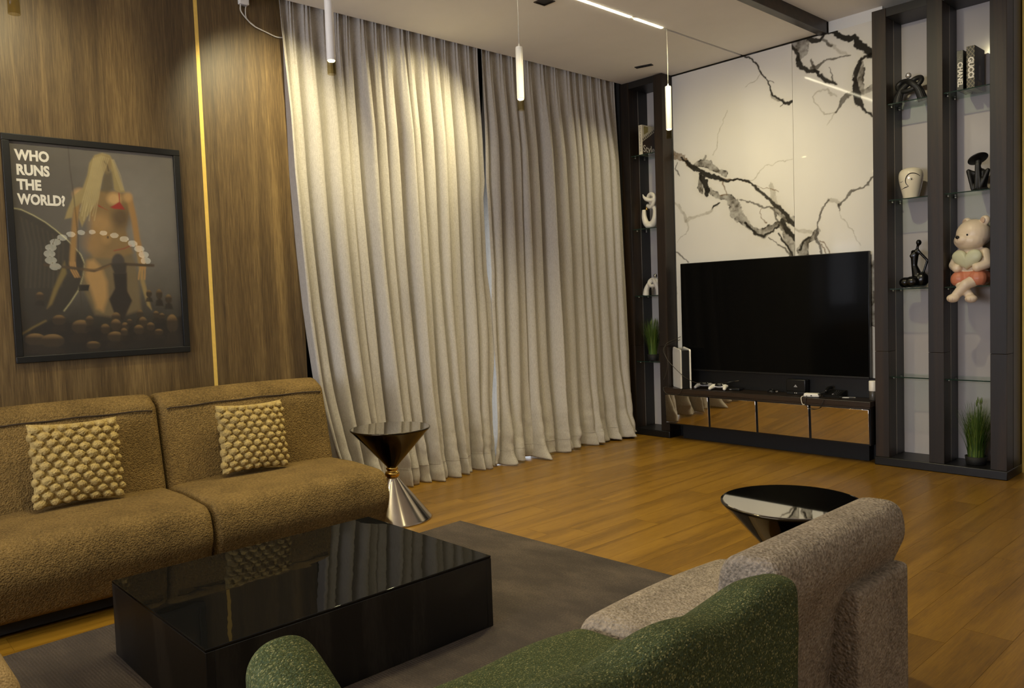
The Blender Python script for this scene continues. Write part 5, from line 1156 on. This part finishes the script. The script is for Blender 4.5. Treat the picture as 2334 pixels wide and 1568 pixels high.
MB().tube(catmull([(-0.055, -0.03, 0.012), (-0.075, -0.055, 0.002), (-0.070, -0.072, -0.03), (-0.060, -0.076, -0.054), (-0.045, -0.076, -0.058)], 6), 0.0035, 7).build('cord', M_cord, b, True)
b = empty('desk_telephone', (-2.985, 6.37, ZT), 'black desk telephone with a coiled cord on the console', 'telephone', rotz=-0.1)
V = [(-0.07, -0.05, 0), (0.07, -0.05, 0), (0.07, 0.06, 0), (-0.07, 0.06, 0), (-0.07, -0.05, 0.02), (0.07, -0.05, 0.02), (0.07, 0.06, 0.055), (-0.07, 0.06, 0.055)]
MB().add(V, [(3, 2, 1, 0), (4, 5, 6, 7), (0, 1, 5, 4), (1, 2, 6, 5), (2, 3, 7, 6), (3, 0, 4, 7)]).build('base', M_blackplastic, b)
mb = MB(); mb.tube(catmull([(-0.05, -0.045, 0.045), (-0.052, 0.0, 0.07), (-0.05, 0.05, 0.075)], 5), 0.013, 10); hn = mb.build('handset', M_blackplastic, b, True)
for q in range(12): bevel_box('key', M_greyplastic if q == 0 else M_blackmat, b, (0.0 + (q % 3) * 0.018, 0.012 + (q % 3) * 0.018, -0.035 + (q // 3) * 0.02, -0.023 + (q // 3) * 0.02, 0.025 + (q // 3) * 0.0064, 0.031 + (q // 3) * 0.0064), 0.001)
pts = [(-0.06 - 0.05 * t / 60, -0.05 - 0.055 * math.sin(t / 60 * PI / 2) + 0.006 * math.cos(t * 0.9), 0.03 - 0.075 * (t / 60) ** 1.5 + 0.006 * math.sin(t * 0.9)) for t in range(0, 61)]
pts = [(-0.055 - 0.03 * t / 100 + 0.006 * math.cos(t * 0.9), -0.055 - 0.06 * min(1, t / 55), 0.04 - 0.02 * t / 100 + 0.006 * math.sin(t * 0.9)) for t in range(0, 60)]
MB().tube(pts, 0.002, 6).build('coiled_cord', M_blackplastic, b, True)
for i, (xx, yy, rz, ln, lb) in enumerate(((-2.905, 6.37, 0.15, 0.085, 'white plastic strip lying nearest the front at the right end of the console'), (-2.885, 6.40, 0.45, 0.07, 'thin dark grey strip crossing behind the white one'), (-2.85, 6.415, -0.05, 0.05, 'short pale strip lying rearmost at the right end of the console'))):
    s = bevel_box('plastic_strip', (M_whiteplastic, M_greyplastic, M_metal)[i], None, (-ln / 2, ln / 2, -0.006, 0.006, 0, 0.004), 0.001, loc=(xx, yy, ZT), rot=(0, 0, rz)); tag(s, lb, 'strip')
cy = empty('candle_jar', (-2.655, 6.345, ZT), 'white topped grey candle jar at the right end of the console', 'candle')
MB().lathe([(0.028, 0.0), (0.030, 0.004), (0.030, 0.072), (0.028, 0.074)], 28).build('jar', plain('jar_grey', srgb(70, 66, 62), 0.3), cy, True); MB().lathe([(0.031, 0.0735), (0.032, 0.078), (0.032, 0.150), (0.029, 0.155), (0.001, 0.156)], 28).build('lid', M_whiteplastic, cy, True)
# loose cables at the left end
def cable(P, r, label, mat=M_cable, name='power_cable'):
    o = MB().tube(catmull(P, 8), r, 7).build(name, mat, None, True); tag(o, label, 'cable'); return o
cable([(-4.545, 6.43, 0.99), (-4.60, 6.27, 0.93), (-4.615, 6.262, 0.84), (-4.585, 6.262, 0.76), (-4.60, 6.262, 0.66), (-4.635, 6.262, 0.58)], 0.0028, 'black cable looping over the post left of the game console')
cable([(-4.56, 6.44, 0.96), (-4.585, 6.215, 0.90), (-4.55, 6.195, 0.80), (-4.46, 6.195, 0.71), (-4.36, 6.22, 0.62), (-4.30, 6.30, 0.565), (-4.26, 6.35, 0.560)], 0.0028, 'long cable crossing the game console down to the grey controller')
cable([(-4.59, 6.24, 0.512), (-4.60, 6.203, 0.505), (-4.57, 6.197, 0.46), (-4.50, 6.197, 0.445), (-4.42, 6.197, 0.455), (-4.39, 6.203, 0.50), (-4.40, 6.235, 0.512)], 0.0022, 'thin cable sagging over the front edge below the game console')
cable([(-3.16, 6.236, 0.52), (-3.15, 6.21, 0.505), (-3.15, 6.197, 0.45), (-3.10, 6.194, 0.415), (-3.03, 6.194, 0.43), (-3.00, 6.197, 0.48), (-3.0, 6.235, 0.509)], 0.0026, 'black cable drooping below the white adapter box', M_blackplastic)
# ------------------------------------------------------------------ white box high on the walnut wall
b = empty('wall_adapter', (-5.20, 2.41, 3.462), 'white plug box on the walnut wall beside the curtain, under the ceiling', 'adapter')
bevel_box('body', M_whiteplastic, b, (0.0, 0.035, -0.034, 0.034, 0, 0.16), 0.005, 2); bevel_box('port', M_greyplastic, b, (0.004, 0.03, -0.022, 0.022, -0.006, 0.001), 0.001)
MB().tube(catmull([(0.016, -0.022, 0.0), (0.012, -0.018, -0.045), (0.010, 0.03, -0.095), (0.010, 0.075, -0.125), (0.010, 0.16, -0.148), (0.010, 0.235, -0.165), (0.010, 0.30, -0.155), (0.010, 0.345, -0.14)], 8), 0.0045, 8).build('cable', M_cord, b, True)
MB().tube(catmull([(0.018, 0.018, 0.0), (0.014, 0.012, -0.035), (0.010, 0.022, -0.085), (0.010, 0.075, -0.122)], 8), 0.0032, 8).build('cable', M_cord, b, True)
# ------------------------------------------------------------------ ring chandelier beside the camera: the oval lights mirrored in the poster glass
ch = empty('ring_chandelier', (1.64, 3.27, 2.30), 'arched chandelier of oval opal discs, seen mirrored in the poster glass', 'chandelier')
arc = lambda t, k=1.0: Vector((0.25 * math.sin(t) * k, 0.61 * math.cos(t) * k, 0.38 * math.sin(t) * k - 0.1))
ring = [arc(t) for t in np.linspace(-0.25, PI + 0.5, 61)]
MB().tube(ring, 0.008, 8).build('ring', M_gold, ch, True)
for k in range(16):
    t = -0.1 + (PI + 0.45) * k / 15; p = arc(t); g = 0.8 + 0.5 * abs(math.cos(t))
    MB().ball((0, 0, 0), (0.040, 0.055 * g, 0.038 * g), 18, 10).build('opal_disc', M_opal, ch, True, tuple(p))
for t in (0.3, 1.6, 2.8):
    p = arc(t); MB().tube([tuple(p), (0, 0, 1.315)], 0.002, 6).build('wire', M_gold, ch, True)
